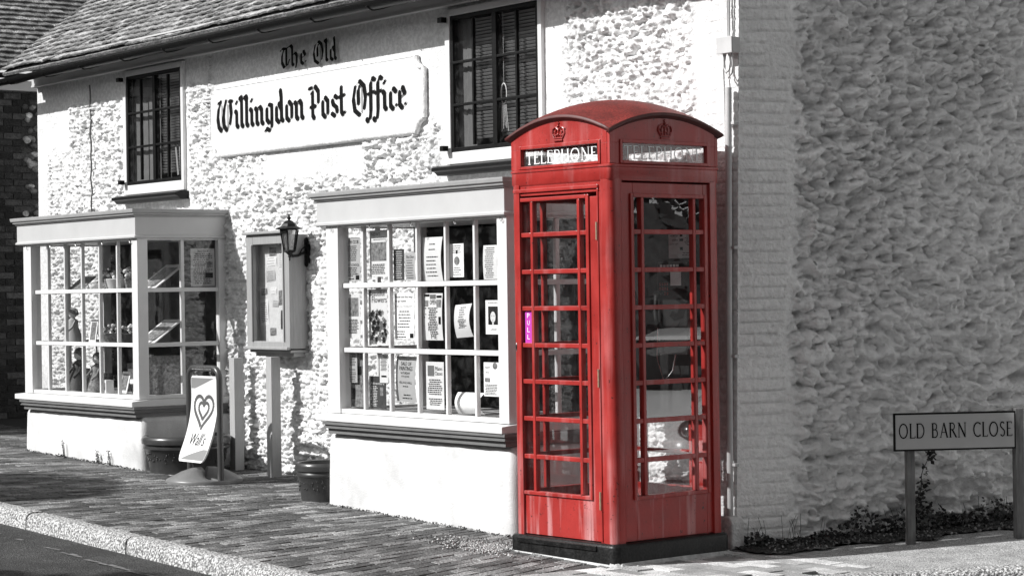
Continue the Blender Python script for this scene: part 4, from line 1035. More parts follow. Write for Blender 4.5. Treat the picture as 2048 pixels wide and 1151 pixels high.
poster('grey poster headed YOUTH CLUB in the top left pane', F, -2.144, -1.906, 1.734, 2.058, py, '', M_PAPERG, heads=[('YOUTH CLUB', .08, .92, .86, .94), ('SUNNY SCHOOL', .06, .95, .34, .40)], lines=[(.80, .48, 8, .12, .88), (.30, .16, 4, .1, .9), (.12, .05, 2, .1, .7)], pics=[(.74, .94, .03, .13, 'dark')], group=GP)
poster('news poster with dark heading and photograph of people beside a van', F, -1.789, -1.553, 1.762, 2.103, py + .01, '', M_PAPER, heads=[('NEWS', .1, .6, .88, .95)], lines=[(.84, .80, 2, .1, .9), (.26, .07, 6, .08, .92)], pics=[(.08, .92, .34, .74, 'photo')], group=GP)
poster('small black handbill with white print in the third pane of the top row', F, -1.463, -1.328, 1.732, 1.957, py, '', M_PAPERD, lines=[(.92, .08, 13, .15, .85)], inv=True, group=GP)
poster('grey choir bill partly behind the third glazing bar, beside the black handbill', F, -1.316, -1.195, 1.731, 1.928, py, '', M_PAPERG, heads=[('The Choir', .1, .9, .80, .9)], lines=[(.72, .08, 8, .1, .9)], curl=.02, group=GP)
poster('plain white notice with a few centred lines in the top row', F, -1.093, -.867, 1.720, 2.032, py, '', M_PAPER, lines=[(.84, .72, 2, .25, .75), (.55, .12, 6, .15, .85)], curl=.03, group=GP)
poster('narrow white notice with a dark oval badge in its middle', F, -.757, -.596, 1.744, 1.977, py, '', M_WHITE, lines=[(.93, .74, 4, .12, .88), (.28, .08, 4, .2, .8)], pics=[(.3, .7, .36, .62, 'oval'), (.44, .56, .70, .80, 'dark')], group=GP)
poster('narrow price list in the top right pane', F, -.369, -.208, 1.724, 1.957, py, '', M_PAPER, lines=[(.92, .06, 15, .12, .8)], curl=.02, group=GP)
poster('white poster with a dark portrait photograph above small text, leftmost pane', F, -2.114, -1.918, 1.308, 1.636, py, '', M_PAPER, lines=[(.42, .12, 10, .08, .92)], pics=[(.08, .90, .50, .92, 'photo')], group=GP)
poster('poster reading Beautiful Flowers above a bunch of blooms', F, -1.800, -1.553, 1.259, 1.670, py, '', M_PAPER, heads=[('Beautiful', .05, .85, .88, .97), ('Flowers', .18, .98, .76, .87)], pics=[(.1, .92, .06, .60, 'flowers')], group=GP)
poster('white poster reading Show me the way to go home', F, -1.459, -1.212, 1.309, 1.638, py, '', M_WHITE, heads=[('Show me the way', .04, .94, .88, .95), ('to go home', .04, .6, .79, .86), ('Is this your winning out?', .06, .9, .69, .73)], lines=[(.60, .26, 6, .15, .85), (.16, .04, 3, .05, .6)], pics=[(.78, .96, .02, .12, 'dark')], group=GP)
poster('crowded newsletter page with many boxes in the middle row', F, -1.097, -.865, 1.302, 1.635, py, '', M_PAPER, heads=[('OPEN', .36, .7, .76, .86), ('ME', .4, .7, .03, .12)], lines=[(.68, .14, 16, .25, .8), (.68, .3, 7, .05, .2)], pics=[(.05, .33, .93, .98, 'dark'), (.36, .66, .88, .97, 'grey'), (.70, .96, .90, .95, 'dark'), (.06, .28, .72, .85, 'photo'), (.72, .95, .70, .86, 'photo'), (.82, .94, .34, .50, 'dark')], curl=.015, group=GP)
poster('curling tilted white leaflet with small print, fifth pane of the middle row', F, -.714, -.536, 1.325, 1.555, py, '', M_PAPER, lines=[(.90, .62, 5, .3, .7), (.55, .3, 7, .25, .8)], curl=.05, tilt=.06, group=GP)
poster('small white poster with a black and white face, rightmost pane', F, -.349, -.178, 1.349, 1.581, py, '', M_WHITE, lines=[(.93, .90, 1, .1, .9), (.16, .12, 2, .3, .8)], pics=[(.18, .82, .28, .82, 'face')], group=GP)
poster('collage poster with a shoe photograph in the bottom left pane', F, -2.167, -1.911, .795, 1.208, py + .02, '', M_PHOTO, heads=[('OPEN', .7, .98, .86, .92)], lines=[(.5, .42, 2, .3, .9)], pics=[(.1, .55, .14, .34, 'dark'), (.5, .9, .58, .74, 'dark')], group=GP)
poster('narrow timetable strip overlapping the collage poster', F, -2.105, -1.967, .978, 1.200, py, '', M_PAPERG, heads=[('too', .2, .8, .4, .48)], lines=[(.95, .58, 8, .1, .9), (.34, .06, 6, .1, .9)], group=GP)
poster('black poster with small white columns of text in the bottom row', F, -1.824, -1.60, .795, 1.031, py + .01, '', M_PAPERD, heads=[('Adventure', .1, .9, .74, .82)], lines=[(.68, .08, 13, .08, .55)], pics=[(.66, .84, .4, .66, 'photo')], inv=True, group=GP)
poster('small white card with a black bracket mark, right of the black poster', F, -1.666, -1.554, .985, 1.194, py, '', M_PAPER, heads=[('NOW', .4, .9, .88, .94)], lines=[(.82, .44, 9, .1, .9)], pics=[(.2, .8, .20, .26, 'dark')], group=GP)
poster('grey poster reading SALE OF PAINTINGS', F, -1.451, -1.211, .855, 1.183, py, '', M_PAPERG, heads=[('SALE OF', .25, .78, .80, .88), ('PAINTINGS', .18, .86, .69, .78), ('SATURDAY', .25, .75, .61, .66), ('6TH JUNE', .3, .7, .53, .58), ('VILLAGE HALL', .18, .85, .40, .45)], lines=[(.92, .90, 1, .1, .7), (.34, .30, 1, .3, .7), (.15, .08, 2, .3, .8)], curl=.03, tilt=-.02, group=GP)
poster('white poster reading Pilates Classes', F, -1.072, -.853, .813, 1.150, py, '', M_PAPER, heads=[('Pilates', .52, .92, .82, .90), ('Classes', .5, .92, .72, .80)], lines=[(.62, .32, 8, .08, .92), (.22, .10, 4, .1, .9)], pics=[(.1, .46, .70, .92, 'grey')], group=GP)
poster('blank sheet curling forward at the foot of the fifth pane', F, -.772, -.491, .790, .939, py + .04, '', M_WHITE, curl=.09, group=GP)
poster('white notice with round crest at its top right, bottom right pane', F, -.383, -.205, .925, 1.157, py, '', M_WHITE, heads=[('VARIETY', .1, .45, .82, .87)], lines=[(.34, .06, 7, .1, .9), (.7, .66, 1, .1, .5)], pics=[(.60, .90, .80, 1.0, 'oval'), (.1, .42, .42, .54, 'photo')], group=GP)
poster('typed notice taped inside the side glass of the left bow window', F, .545, .785, 1.727, 2.061, -5.325, '', M_PAPERG, axis='y', heads=[('NOTICE', .3, .75, .90, .96)], lines=[(.86, .08, 16, .08, .92)], pics=[(.66, .92, .5, .66, 'photo'), (.6, .92, .22, .36, 'dark')])
poster('white card headed How to make your call on the telephone box backboard', B, .095, .335, 1.835, 2.005, .381, '', M_PAPER, heads=[('How to', .06, .36, .82, .9), ('make', .14, .36, .66, .74), ('your call', .06, .36, .50, .58)], lines=[(.92, .5, 9, .6, .96), (.2, .12, 2, .45, .96)], pics=[(.44, .54, .82, .92, 'dark'), (.42, .56, .64, .74, 'dark'), (.43, .55, .3, .42, 'dark')], cat='notice', name='notice')
poster('tall pale notice panel inside the telephone box beside its door post', B, -.26, -.15, 1.30, 1.94, .40, '', M_PAPER, lines=[(.9, .7, 5, .1, .9)], pics=[(.1, .9, .78, .92, 'photo')], cat='notice', name='notice')

# ================================================================ STREET THINGS
def gl(x, y): return gz(x, y)
# wall lantern
LX, LZ = -3.885, 2.0
LA = thing('wall_lantern', 'black carriage lantern on a curved bracket beside the notice board', 'lantern', F, (LX, .88, 1.93))
ly = .685
mb = MB(); mb.lathe([(.004, .118), (.012, .122), (.006, .108), (.017, .098), (.018, .088), (.008, .078), (.030, .070), (.060, .045), (.072, .025), (.118, .008), (.118, .0), (.06, .0)], (LX, ly, 2.185), n=6, ph=.3); mb.build('lamp_roof', M_BLACK, LA)
mb = MB(); mb.lathe([(.045, .0), (.082, .0), (.082, -.008), (.045, -.008)], (LX, ly, 2.185), n=6, ph=.3)
for k in range(6):
    t = k * math.pi / 3 + .3; mb.tube([(LX + .078 * math.cos(t), ly + .078 * math.sin(t), 2.178), (LX + .050 * math.cos(t), ly + .050 * math.sin(t), 2.008)], .006, 5)
mb.lathe([(.054, .012), (.056, .0), (.03, -.012), (.012, -.03), (.016, -.04), (.006, -.055), (.009, -.065), (.002, -.078)], (LX, ly, 2.0), n=6, ph=.3)
mb.build('lamp_cage', M_BLACK, LA)
mb = MB(); mb.lathe([(.076, 2.177), (.048, 2.010)], (LX, ly, 0), n=6, ph=.3, caps=False); mb.build('pane', glass('lantern_glass', .10, 1.2, .05, .55), LA)
mb = MB(); mb.lathe([(.012, 2.02), (.014, 2.07), (.026, 2.10), (.028, 2.13), (.02, 2.155), (.004, 2.165)], (LX, ly, 0), n=12); mb.build('bulb', mat('frosted_bulb', .6, .5), LA, smooth=60)
mb = MB(); mb.tube([(LX, ly, 1.985), (LX, ly + .03, 1.962), (LX, ly + .08, 1.965), (LX, ly + .14, 1.99), (LX, .862, 1.995)], .011, 8); mb.tube([(LX, ly + .09, 1.967), (LX, ly + .12, 2.02), (LX, .86, 2.06)], .006, 6)
mb.box(LX - .028, LX + .028, .845, .87, 1.90, 2.09); mb.ball((LX, .85, 2.09), .028, .012, .03, 8); mb.ball((LX, .85, 1.90), .028, .012, .03, 8); mb.build('bracket', M_BLACK, LA, smooth=40)
# notice board
NBO = thing('notice_board', 'glazed grey wooden notice board fixed to the flint wall between the bow windows', 'notice board', F, (-4.2, .88, 1.15))
nx0, nx1, nz0, nz1, ny = -4.61, -3.905, 1.19, 2.155, .69
mb = MB()
for bx in ((nx0, nx0 + .11, nz0, nz1), (nx1 - .10, nx1, nz0, nz1), (nx0 + .11, nx1 - .10, nz1 - .085, nz1), (nx0 + .11, nx1 - .10, nz0, nz0 + .06)): mb.box(bx[0], bx[1], ny, ny + .035, bx[2], bx[3])
mb.box(nx0 - .02, nx1 + .02, ny - .03, ny + .03, nz1 + .001, nz1 + .025); mb.box(nx0 - .01, nx1 + .01, ny - .035, ny - .001, nz0 - .01, nz0 + .015)
for bx in ((nx0 + .085, nx0 + .108, nz0 + .06, nz1 - .085), (nx1 - .098, nx1 - .078, nz0 + .06, nz1 - .085)): mb.box(bx[0], bx[1], ny - .012, ny - .001, bx[2], bx[3])
M_NBW = mat('weathered_grey_wood', .30, .5, noise=.12, nscale=6, stretch=(8, 8, .8)); mb.build('frame', M_NBW, NBO, bevel=.006)
mb = MB(); mb.box(nx0 + .03, nx0 + .05, ny + .036, .90, nz0, nz1 - .01); mb.box(nx1 - .055, nx1 - .005, ny + .036, .90, nz0 - .002, nz1 - .01); mb.box(nx0 + .05, nx1 - .055, ny + .036, .90, nz1 - .03, nz1 - .01); mb.box(nx0 + .05, nx1 - .055, ny + .036, .90, nz0, nz0 + .02)
mb.build('case', M_NBW, NBO, bevel=.003)
mb = MB(); mb.box(nx0 + .05, nx1 - .056, .79, .80, nz0 + .02, nz1 - .03); mb.build('backing', mat('pale_felt', .52, .95, noise=.1, nscale=30), NBO)
mb = MB(); mb.quad((nx0 + .11, ny + .02, nz0 + .06), (nx1 - .1, ny + .02, nz0 + .06), (nx1 - .1, ny + .02, nz1 - .085), (nx0 + .11, ny + .02, nz1 - .085)); mb.build('pane', M_GLASS, NBO)
mb = MB(); mb.box(nx0 + .03, nx1 - .01, .70, .88, nz0 - .035, nz0 - .012); mb.box(nx0 + .06, nx1 - .03, .74, .88, nz0 - .07, nz0 - .036); mb.build('shelf', M_NBW, NBO, bevel=.003)
gn = 'small notices pinned in the notice board'
NOT = [('torn paper scraps pinned at the top of the notice board', -4.383, -4.27, 1.969, 2.045, M_PHOTO), ('typed white notice below the torn scraps', -4.435, -4.264, 1.872, 1.969, M_PAPER), ('square grey notice below the typed white notice', -4.438, -4.292, 1.753, 1.853, M_PAPERG),
       ('dark square card at the left of the board', -4.526, -4.428, 1.639, 1.700, M_PHOTO), ('small white card with a dark picture in mid board', -4.368, -4.271, 1.638, 1.707, M_PAPER), ('tall white leaflet at the lower left of the board', -4.546, -4.410, 1.383, 1.606, M_PAPER),
       ('crumpled grey flyer right of the tall leaflet', -4.338, -4.241, 1.536, 1.596, M_PAPERG), ('dark square flyer at the foot of the board', -4.386, -4.289, 1.294, 1.362, M_PHOTO), ('narrow printed strip at the top right edge of the board', -4.227, -4.175, 1.849, 2.019, M_PAPER), ('dark strip halfway down the right edge of the board', -4.237, -4.175, 1.553, 1.680, M_PHOTO), ('long dark strip low on the right edge of the board', -4.209, -4.165, 1.350, 1.511, M_PAPERD)]
for lab, a0, a1, b0, b1, m_ in NOT: poster(lab, F, a0, a1, b0, b1, .786, '', m_, lines=[(.85, .15, max(3, int((b1 - b0) / .02)), .1, .9)], cat='notice', group=gn, name='pinned_notice', tilt=random.uniform(-.08, .08), curl=.008)
# posts
def post(x, y, zt, lab):
    mb = MB(); g = gl(x, y); mb.box(x - .045, x + .045, y - .045, y + .045, g - .05, zt)
    return mb.build('square_post', M_POSTW, None, lo=(x, y, g), bevel=.004, tagd=(lab, 'post', 'grey square posts by the flint wall'))
post(-4.86, .72, 1.10, 'grey square post left of the notice board, behind the swinging sign')
post(-4.17, .68, 1.12, 'grey square post directly under the notice board')
# swinging pavement sign
PX, PY = -4.17, .02; pg = gl(PX, PY)
PS = thing('pavement_sign', 'white swinging ice cream sign with heart emblem in a dark frame on a grey base', 'pavement sign', F, (PX, PY, pg))
mb = MB(); prof = [(.315, -.02), (.322, .012), (.315, .026), (.27, .055), (.19, .095), (.11, .118), (.03, .125)]
n = 40; vs = []
for r, z in prof:
    for k in range(n):
        t = 2 * math.pi * k / n; sc = 1 - .45 * (z > .03) * abs(math.cos(t)) ** 4 * .0
        vs.append((PX - .02 + r * math.cos(t), PY + r * .98 * math.sin(t) + .0, pg + z * (1 - .85 * abs(math.cos(t)) ** 3 if z > .03 else 1)))
mb.add(vs, [(i * n + k, i * n + (k + 1) % n, (i + 1) * n + (k + 1) % n, (i + 1) * n + k) for i in range(len(prof) - 1) for k in range(n)] + [tuple(range((len(prof) - 1) * n, len(prof) * n))])
mb.build('base', M_SIGNB, PS, smooth=50)
hw = .255; zt = pg + .935
pts = [(PX - hw, PY, pg + .0), (PX - hw, PY, zt - .10)] + [(PX - hw + .09 + .09 * math.cos(rad(t)), PY, zt - .09 + .09 * math.sin(rad(t))) for t in (165, 140, 115, 92)] + [(PX + hw - .09 + .09 * math.cos(rad(t)), PY, zt - .09 + .09 * math.sin(rad(t))) for t in (88, 65, 40, 15)] + [(PX + hw, PY, zt - .10), (PX + hw, PY, pg - .0)]
mb = MB(); mb.tube(pts, .026, 10); mb.build('frame', M_SIGNF, PS, smooth=60)
def sb(u, v, d=0):   # board surface: u -1..1, v 0 (bottom)..1
    z = pg + .17 + v * .70; yo = -.135 * (1 - v) ** 1.6 + .035 * math.sin(v * math.pi)
    return (PX + u * (hw - .035) * 1., PY + yo - d, z)
def roundrect(n=7, r=.18, ra=.10):
    pts = []
    for cu, cv, a0 in ((1 - r, 1 - ra, 0), (-1 + r, 1 - ra, 90), (-1 + r, ra * 1.5, 180), (1 - r, ra * 1.5, 270)): pts += [(cu + r * math.cos(rad(a0 + 90 * i / n)), cv + (ra if cv > .5 else ra * 1.5) * math.sin(rad(a0 + 90 * i / n))) for i in range(n + 1)]
    return pts
def surf_patch(mb, fn, d, inside=None):
    """slice a shape given by [lo(v),hi(v)] into rows so it follows the curved board"""
    for v0, v1, a0, b0, a1, b1 in fn: mb.quad(sb(a0, v0, d), sb(b0, v0, d), sb(b1, v1, d), sb(a1, v1, d))
def rr_w(v, s=1.):
    r = .10; e = 1 - .18 * (1 - math.sqrt(max(0, 1 - max(0, (v - (1 - r)) / r, (r * 1.5 - v) / (r * 1.5)) ** 2))); return e * s
rows = [i / 40 for i in range(41)]
mb = MB(); vs = []
for d in (.008, -.008):
    for v in rows:
        w_ = rr_w(v); vs += [sb(-w_, v, d), sb(w_, v, d)]
k = 82; fs = []
for i in range(40): fs += [(2 * i, 2 * i + 1, 2 * i + 3, 2 * i + 2), (k + 2 * i, k + 2 * i + 2, k + 2 * i + 3, k + 2 * i + 1), (2 * i, 2 * i + 2, k + 2 * i + 2, k + 2 * i), (2 * i + 1, k + 2 * i + 1, k + 2 * i + 3, 2 * i + 3)]
fs += [(0, k, k + 1, 1), (80, 81, k + 81, k + 80)]
mb.add(vs, fs); bd = mb.build('board', M_PLASTW, PS, smooth=40)
mb = MB()   # grey swooshes top and bottom
for i in range(40):
    v0, v1 = rows[i], rows[i + 1]
    for side_ in ('top', 'bot'):
        q = []
        for v in (v0, v1):
            w_ = rr_w(v, .97)
            if side_ == 'top': lo = -w_; hi = min(w_, -1 + (1 - ((.985 - v) / .16)) * 1.9) if v > .80 else None; lo, hi = (lo, hi) if (v > .80 and v < .99) else (None, None)
            else: hi = w_; lo = max(-w_, -.9 + (v / .17) ** 1.5 * 1.9) if v > .02 else None; lo, hi = (lo, hi) if (v < .17 and v > .02) else (None, None)
            q.append((lo, hi))
        (a0, b0), (a1, b1) = q
        if a0 is None or a1 is None or b0 - a0 < .01: continue
        mb.quad(sb(a0, v0, .0095), sb(b0, v0, .0095), sb(max(b1, a1), v1, .0095), sb(a1, v1, .0095))
mb.build('swoosh', mat('sign_grey', .25, .4), bd)
# heart emblem: two nested open hearts drawn with swept lines
def heart(s, cx=.0, cz=.58, open_=.0, n=40):
    pts = []
    for i in range(n + 1):
        t = math.pi * 2 * (i / n) * (1 - open_) + math.pi * (1.0 + open_ * .0); t = math.pi + (2 * math.pi * (1 - open_)) * i / n
        x = 16 * math.sin(t) ** 3; z = 13 * math.cos(t) - 5 * math.cos(2 * t) - 2 * math.cos(3 * t) - math.cos(4 * t)
        pts.append((cx - x / 16 * s, cz + z / 16 * s * .30))
    return pts
mb = MB()
for s, w_, op in ((.72, .14, .07), (.38, .125, .05)):
    P_ = heart(s, 0, .60, op); 
    for (u0, v0), (u1, v1) in zip(P_[:-1], P_[1:]):
        dx, dz = (u1 - u0) * .22, (v1 - v0) * .70; L_ = math.hypot(dx, dz) or 1; nx, nz = -dz / L_ * w_ * .22 / 2, dx / L_ * w_ * .22 / 2
        mb.quad(sb(u0 + nx / .22, v0 + nz / .7, .0098), sb(u1 + nx / .22, v1 + nz / .7, .0098), sb(u1 - nx / .22, v1 - nz / .7, .0098), sb(u0 - nx / .22, v0 - nz / .7, .0098))
mb.build('heart_emblem', mat('emblem_grey', .11, .4), bd)
mb = MB(); t = MB()
print_text(t, "Wall's", -.62, .52, .19, .335, 0, skew=.9)
mb.add([sb(q[0], q[2], .0098) for q in t.v], t.f); mb.build('lettering', M_INK, bd)
for u in (-.6, .62): mb = MB(); mb.tube([(PX + u * .2, PY, zt - .012), (PX + u * .2, PY - .015, zt - .035), (PX + u * .2, PY, zt - .065)], .006, 6); mb.build('hanger', M_CHROME, PS)
mb = MB(); t = MB(); print_text(t, 'available here', -.16, .16, 0, .022, 0); mb.add([(PX + q[0], PY - .0245, zt - .013 + q[2]) for q in t.v], t.f); mb.build('lettering', M_PAPERG, PS)
# pots
def pot(cx, cy, r, h, lab, grp='dark ribbed plant pots'):
    g = gl(cx, cy); R_ = thing('plant_pot', lab, 'plant pot', F, (cx, cy, g), grp)
    mb = MB(); mb.lathe([(r * .80, -.01), (r * .81, .01), (r * .905, h * .60), (r * .93, h * .62), (r * .965, h * .655), (r * .965, h * .71), (r * .93, h * .74), (r * .93, h * .76), (r * .99, h * .79), (r * 1.0, h * .90), (r * .97, h * .97), (r * .93, h), (r * .87, h * .99), (r * .85, h * .85), (r * .84, h * .70)], (cx, cy, g), n=48, caps=False)
    mb.lathe([(r * .80, -.005), (.001, -.005)], (cx, cy, g), n=48, caps=False); mb.build('bowl', M_POT, R_, smooth=50)
    mb = MB(); mb.lathe([(.001, h * .80), (r * .5, h * .82), (r * .86, h * .78)], (cx, cy, g), n=30, caps=False); mb.build('soil', M_EARTH, R_, smooth=60)
    mb = MB()
    for i in range(int(130 * r / .3)):   # raised leaf ornament round the belly
        t = random.uniform(0, 2 * math.pi); zz = random.uniform(h * .28, h * .54); rr = r * (.81 + .095 * zz / (h * .6)) + .001
        mb.ball((cx + rr * math.cos(t), cy + rr * math.sin(t), g + zz), .007 * random.uniform(.5, 1), .007 * random.uniform(.5, 1), random.uniform(.003, .012), 5)
    mb.build('ornament', M_POT, R_, smooth=60)
pot(-5.0, .30, .385, .315, 'wide dark plant pot beside the left bow window, behind the swinging sign')
pot(-2.52, .14, .225, .29, 'small dark plant pot tucked against the plinth of the right bow window')
# street name sign
NM = thing('street_name_sign', 'low street name sign reading OLD BARN CLOSE on two grey posts by the side wall', 'street sign', NS, (0, 0, 0))
mb = MB(); mb.box(-.072, .745, -.018, .0, .578, .822); mb.build('plate_frame', M_BLACK, NM, bevel=.003)
mb = MB(); mb.box(-.060, .733, -.0215, -.0185, .590, .810); pt_ = mb.build('name_plate', M_PLATE, NM)
mb = MB(); serif_text(mb, 'OLD BARN CLOSE', -.040, .718, .660, .755, -.0235); mb.build('lettering', M_INK, pt_)
for x in (.045, .77):
    mb = MB(); mb.box(x - .027, x + .027, .0005 if x < .5 else -.02, .05, -.12, .60 if x < .5 else .835); mb.build('post', mat('sign_post_grey', .12, .7, noise=.5, nscale=12, stretch=(3, 3, .5)), NM, bevel=.003)
# junction box, cables, pipe
JB = thing('junction_box', 'small grey cable junction box high on the corner of the white wall', 'junction box', F, (1.33, .85, 3.15))
mb = MB(); mb.box(1.262, 1.40, .79, .865, 3.15, 3.25); mb.build('box', M_GPIPE, JB, bevel=.006)
mb = MB(); mb.box(1.258, 1.404, .782, .7895, 3.146, 3.254); mb.build('lid', M_GPIPE, JB, bevel=.004)
mb = MB(); mb.tube([(1.30, .85, 4.0), (1.305, .845, 3.7), (1.30, .85, 3.45), (1.305, .845, 3.25)], .008, 6); mb.tube([(1.345, .85, 4.0), (1.345, .846, 3.75), (1.32, .845, 3.45), (1.318, .845, 3.25)], .007, 6)
mb.build('cable', M_GPIPE, None, smooth=60, tagd=('pair of thin pale cables running up the wall above the junction box', 'cable'))
mb = MB()
mb.tube([(1.28, .84, 3.15), (1.262, .84, 3.05), (1.268, .84, 2.95), (1.27, .845, 2.3), (1.262, .845, 1.0)], .006, 6)
mb.tube([(1.36, .82, 3.15), (1.375, .82, 3.08), (1.365, .82, 3.02), (1.33, .82, 2.99), (1.30, .82, 3.03), (1.295, .82, 3.10), (1.31, .82, 3.15)], .006, 6)
mb.tube([(1.345, .81, 3.15), (1.36, .81, 3.09), (1.35, .81, 3.04), (1.325, .81, 3.025), (1.30, .81, 3.06), (1.30, .81, 3.15)], .006, 6)
mb.build('cable', M_GPIPE, None, smooth=60, tagd=('looped slack cable hanging below the junction box', 'cable'))
PP = thing('conduit_pipe', 'grey pipe running down the white wall behind the telephone box', 'pipe', F, (1.28, .84, 0))
mb = MB(); mb.tube([(1.318, .83, 2.93), (1.29, .83, 1.5), (1.275, .83, .15)], .022, 12); mb.build('tube', M_GPIPE, PP, smooth=60)
for z in (2.7, 1.9, 1.2, .5): mb = MB(); x = 1.275 + .016 * z; mb.box(x - .03, x + .045, .83, .868, z - .01, z + .01); mb.build('clip', M_GPIPE, PP, bevel=.003)
mb = MB(); mb.prism([(1.25, -.06), (1.335, -.06), (1.335, .13), (1.31, .17), (1.25, .17)], lambda a_, b_, d_: (a_, d_, b_), .79, .90); mb.build('foot_block', M_WALL, PP, bevel=.012)
mb = MB(); pts = [(-7.84 + .012 * math.sin(i * 1.9) + .006 * math.sin(i * 5.1), .838, 2.4 + i * .07) for i in range(20)]; mb.tube(pts, .009, 5)
mb.build('cable', mat('dark_cable', .10, .6), None, smooth=60, tagd=('thin dark crooked cable up the flint wall above the left bow window', 'cable'))

# ---------------------------------------------------------------- plants
def leaf(mb, p, s, dz=0):
    t = random.uniform(0, 6.28); e = random.uniform(-.9, .9); d = Vector((math.cos(t) * math.cos(e), math.sin(t) * math.cos(e), math.sin(e))); q = d.orthogonal().normalized() * s * .38
    q = Matrix.Rotation(random.uniform(0, 6.28), 3, d) @ q; p = Vector(p)
    mb.quad(p - d * s * .5, p + q, p + d * s * .5, p - q)
def sidew(t, d, z): return swp(t, -d, z)
mb = MB()
for i in range(2700):
    t = random.uniform(.02, 3.6); hmax = .025 + .07 * max(0, math.sin(t * 2.1 - .5)) * sstep(t, .3, .8) + .14 * math.exp(-((t - 1.38) / .18) ** 2) + .07 * math.exp(-((t - .12) / .10) ** 2) + .12 * math.exp(-((t - .9) / .12) ** 2) + .16 * math.exp(-((t - 1.9) / .2) ** 2)
    d = abs(random.gauss(.02, .07)) + .01; z = hmax * random.random() ** 1.3 * max(.15, 1 - d * 3)
    q = sidew(t, d + .02, 0); leaf(mb, (q[0], q[1], gl(q[0], q[1]) + z + .01), random.uniform(.016, .042))
for i in range(90):
    t = random.uniform(.05, 3.2); q = sidew(t, .05, 0); g = gl(q[0], q[1]); h = random.uniform(.06, .20); a_ = random.uniform(-.5, .5)
    mb.tube([(q[0], q[1], g), (q[0] + a_ * h * .4, q[1], g + h * .6), (q[0] + a_ * h, q[1], g + h)], .0016, 3)
mb.build('wall_foot_weeds', M_LEAF, None, lo=(1.6, 1.6, 0), kind='stuff', tagd=('dark low weeds growing along the foot of the side wall', 'weeds'))
mb = MB()
for i in range(1500):
    t = random.uniform(.1, 3.6); q = sidew(t, random.uniform(.02, .40), 0); leaf(mb, (q[0], q[1], gl(q[0], q[1]) + .022), random.uniform(.01, .028))
mb.build('fallen_leaves', mat('dead_leaves', .14, .8, island=.9), None, lo=(1.6, 1.6, 0), kind='stuff', tagd=('dead leaves scattered on the verge under the street sign', 'leaves'))
CP = thing('climbing_plant', 'dark leafy stem climbing the side wall just right of the left sign post', 'plant', SW, (1.25, -.1, 0))
st_ = []
for i in range(15): st_.append((1.22 + .011 * i + .01 * math.sin(i), -.10 - .01 * math.cos(i), .02 + i * .036))
mb = MB(); mb.tube(st_, [.006 - .0003 * i for i in range(15)], 5); mb.build('stem', M_BARK, CP)
mb = MB()
for i, p in enumerate(st_):
    for j in range(16 if i < 9 else 8):
        if i in (10, 12): continue
        leaf(mb, (p[0] + random.gauss(0, .02), p[1] - abs(random.gauss(0, .02)), p[2] + random.gauss(0, .02)), random.uniform(.02, .045))
for j in range(20): leaf(mb, (st_[-1][0] + random.gauss(0, .018), st_[-1][1] - .02, st_[-1][2] + random.gauss(0, .015)), .035)
mb.build('foliage', M_LEAF, CP)
for x, h, lab, nl in ((-6.72, .16, 'thin grassy weed at the foot of the left bow window plinth', 5), (-6.02, .12, 'small leafy weed by the left plinth, right of the grassy one', 14), (-5.80, .14, 'wispy pale weed near the right corner of the left plinth', 6)):
    g = gl(x, -.02); R_ = thing('weed', lab, 'weed', F, (x, -.03, g)); mb = MB()
    for i in range(4): mb.tube([(x + i * .01, -.03, g - .01), (x - .01 + i * .012, -.035, g + h * .5), (x - .03 + i * .02 * random.random(), -.03, g + h * random.uniform(.7, 1))], .0022, 4)
    mb.build('stem', M_BARK, R_); mb = MB()
    for i in range(nl * 4): leaf(mb, (x + random.gauss(0, .02), -.04, g + h * random.random()), .016)
    for i in range(14): leaf(mb, (x + random.gauss(0, .05), -.04, g + .01 + .02 * random.random()), .022)
    mb.build('foliage', M_LEAF, R_)
mb = MB()
for i in range(900):
    x = random.choice((random.uniform(-7.6, -5.2), random.uniform(-2.25, .4))); leaf(mb, (x, -.012 - abs(random.gauss(0, .012)), gl(x, 0) + .004 + .012 * random.random() ** 2), random.uniform(.008, .018))
for i in range(500): x = random.gauss(.05, .28); y = random.gauss(-.45, .14); leaf(mb, (x, y, gl(x, y) + .008), .012)
mb.build('moss', M_LEAF, None, lo=(-2, 0, 0), kind='stuff', tagd=('dark moss and grit along the foot of the bow window plinths', 'moss'))
mb = MB()
for i in range(1400):
    x = random.gauss(.42, .22); y = random.gauss(-.42, .09); s_ = random.uniform(.003, .009)
    if x > .52 and y > -.52: continue
    z = gl(x, y) + .004; mb.add([(x - s_, y - s_, z), (x + s_, y - s_, z), (x + s_ * .6, y + s_, z), (x - s_ * .7, y + s_, z), (x, y, z + s_ * 1.1)], [(0, 1, 4), (1, 2, 4), (2, 3, 4), (3, 0, 4)])
mb.build('loose_gravel', mat('pale_gravel', .34, .9, island=.7), None, lo=(.3, -.4, 0), kind='stuff', tagd=('loose pale gravel on the paving beside the black plinth', 'gravel'))

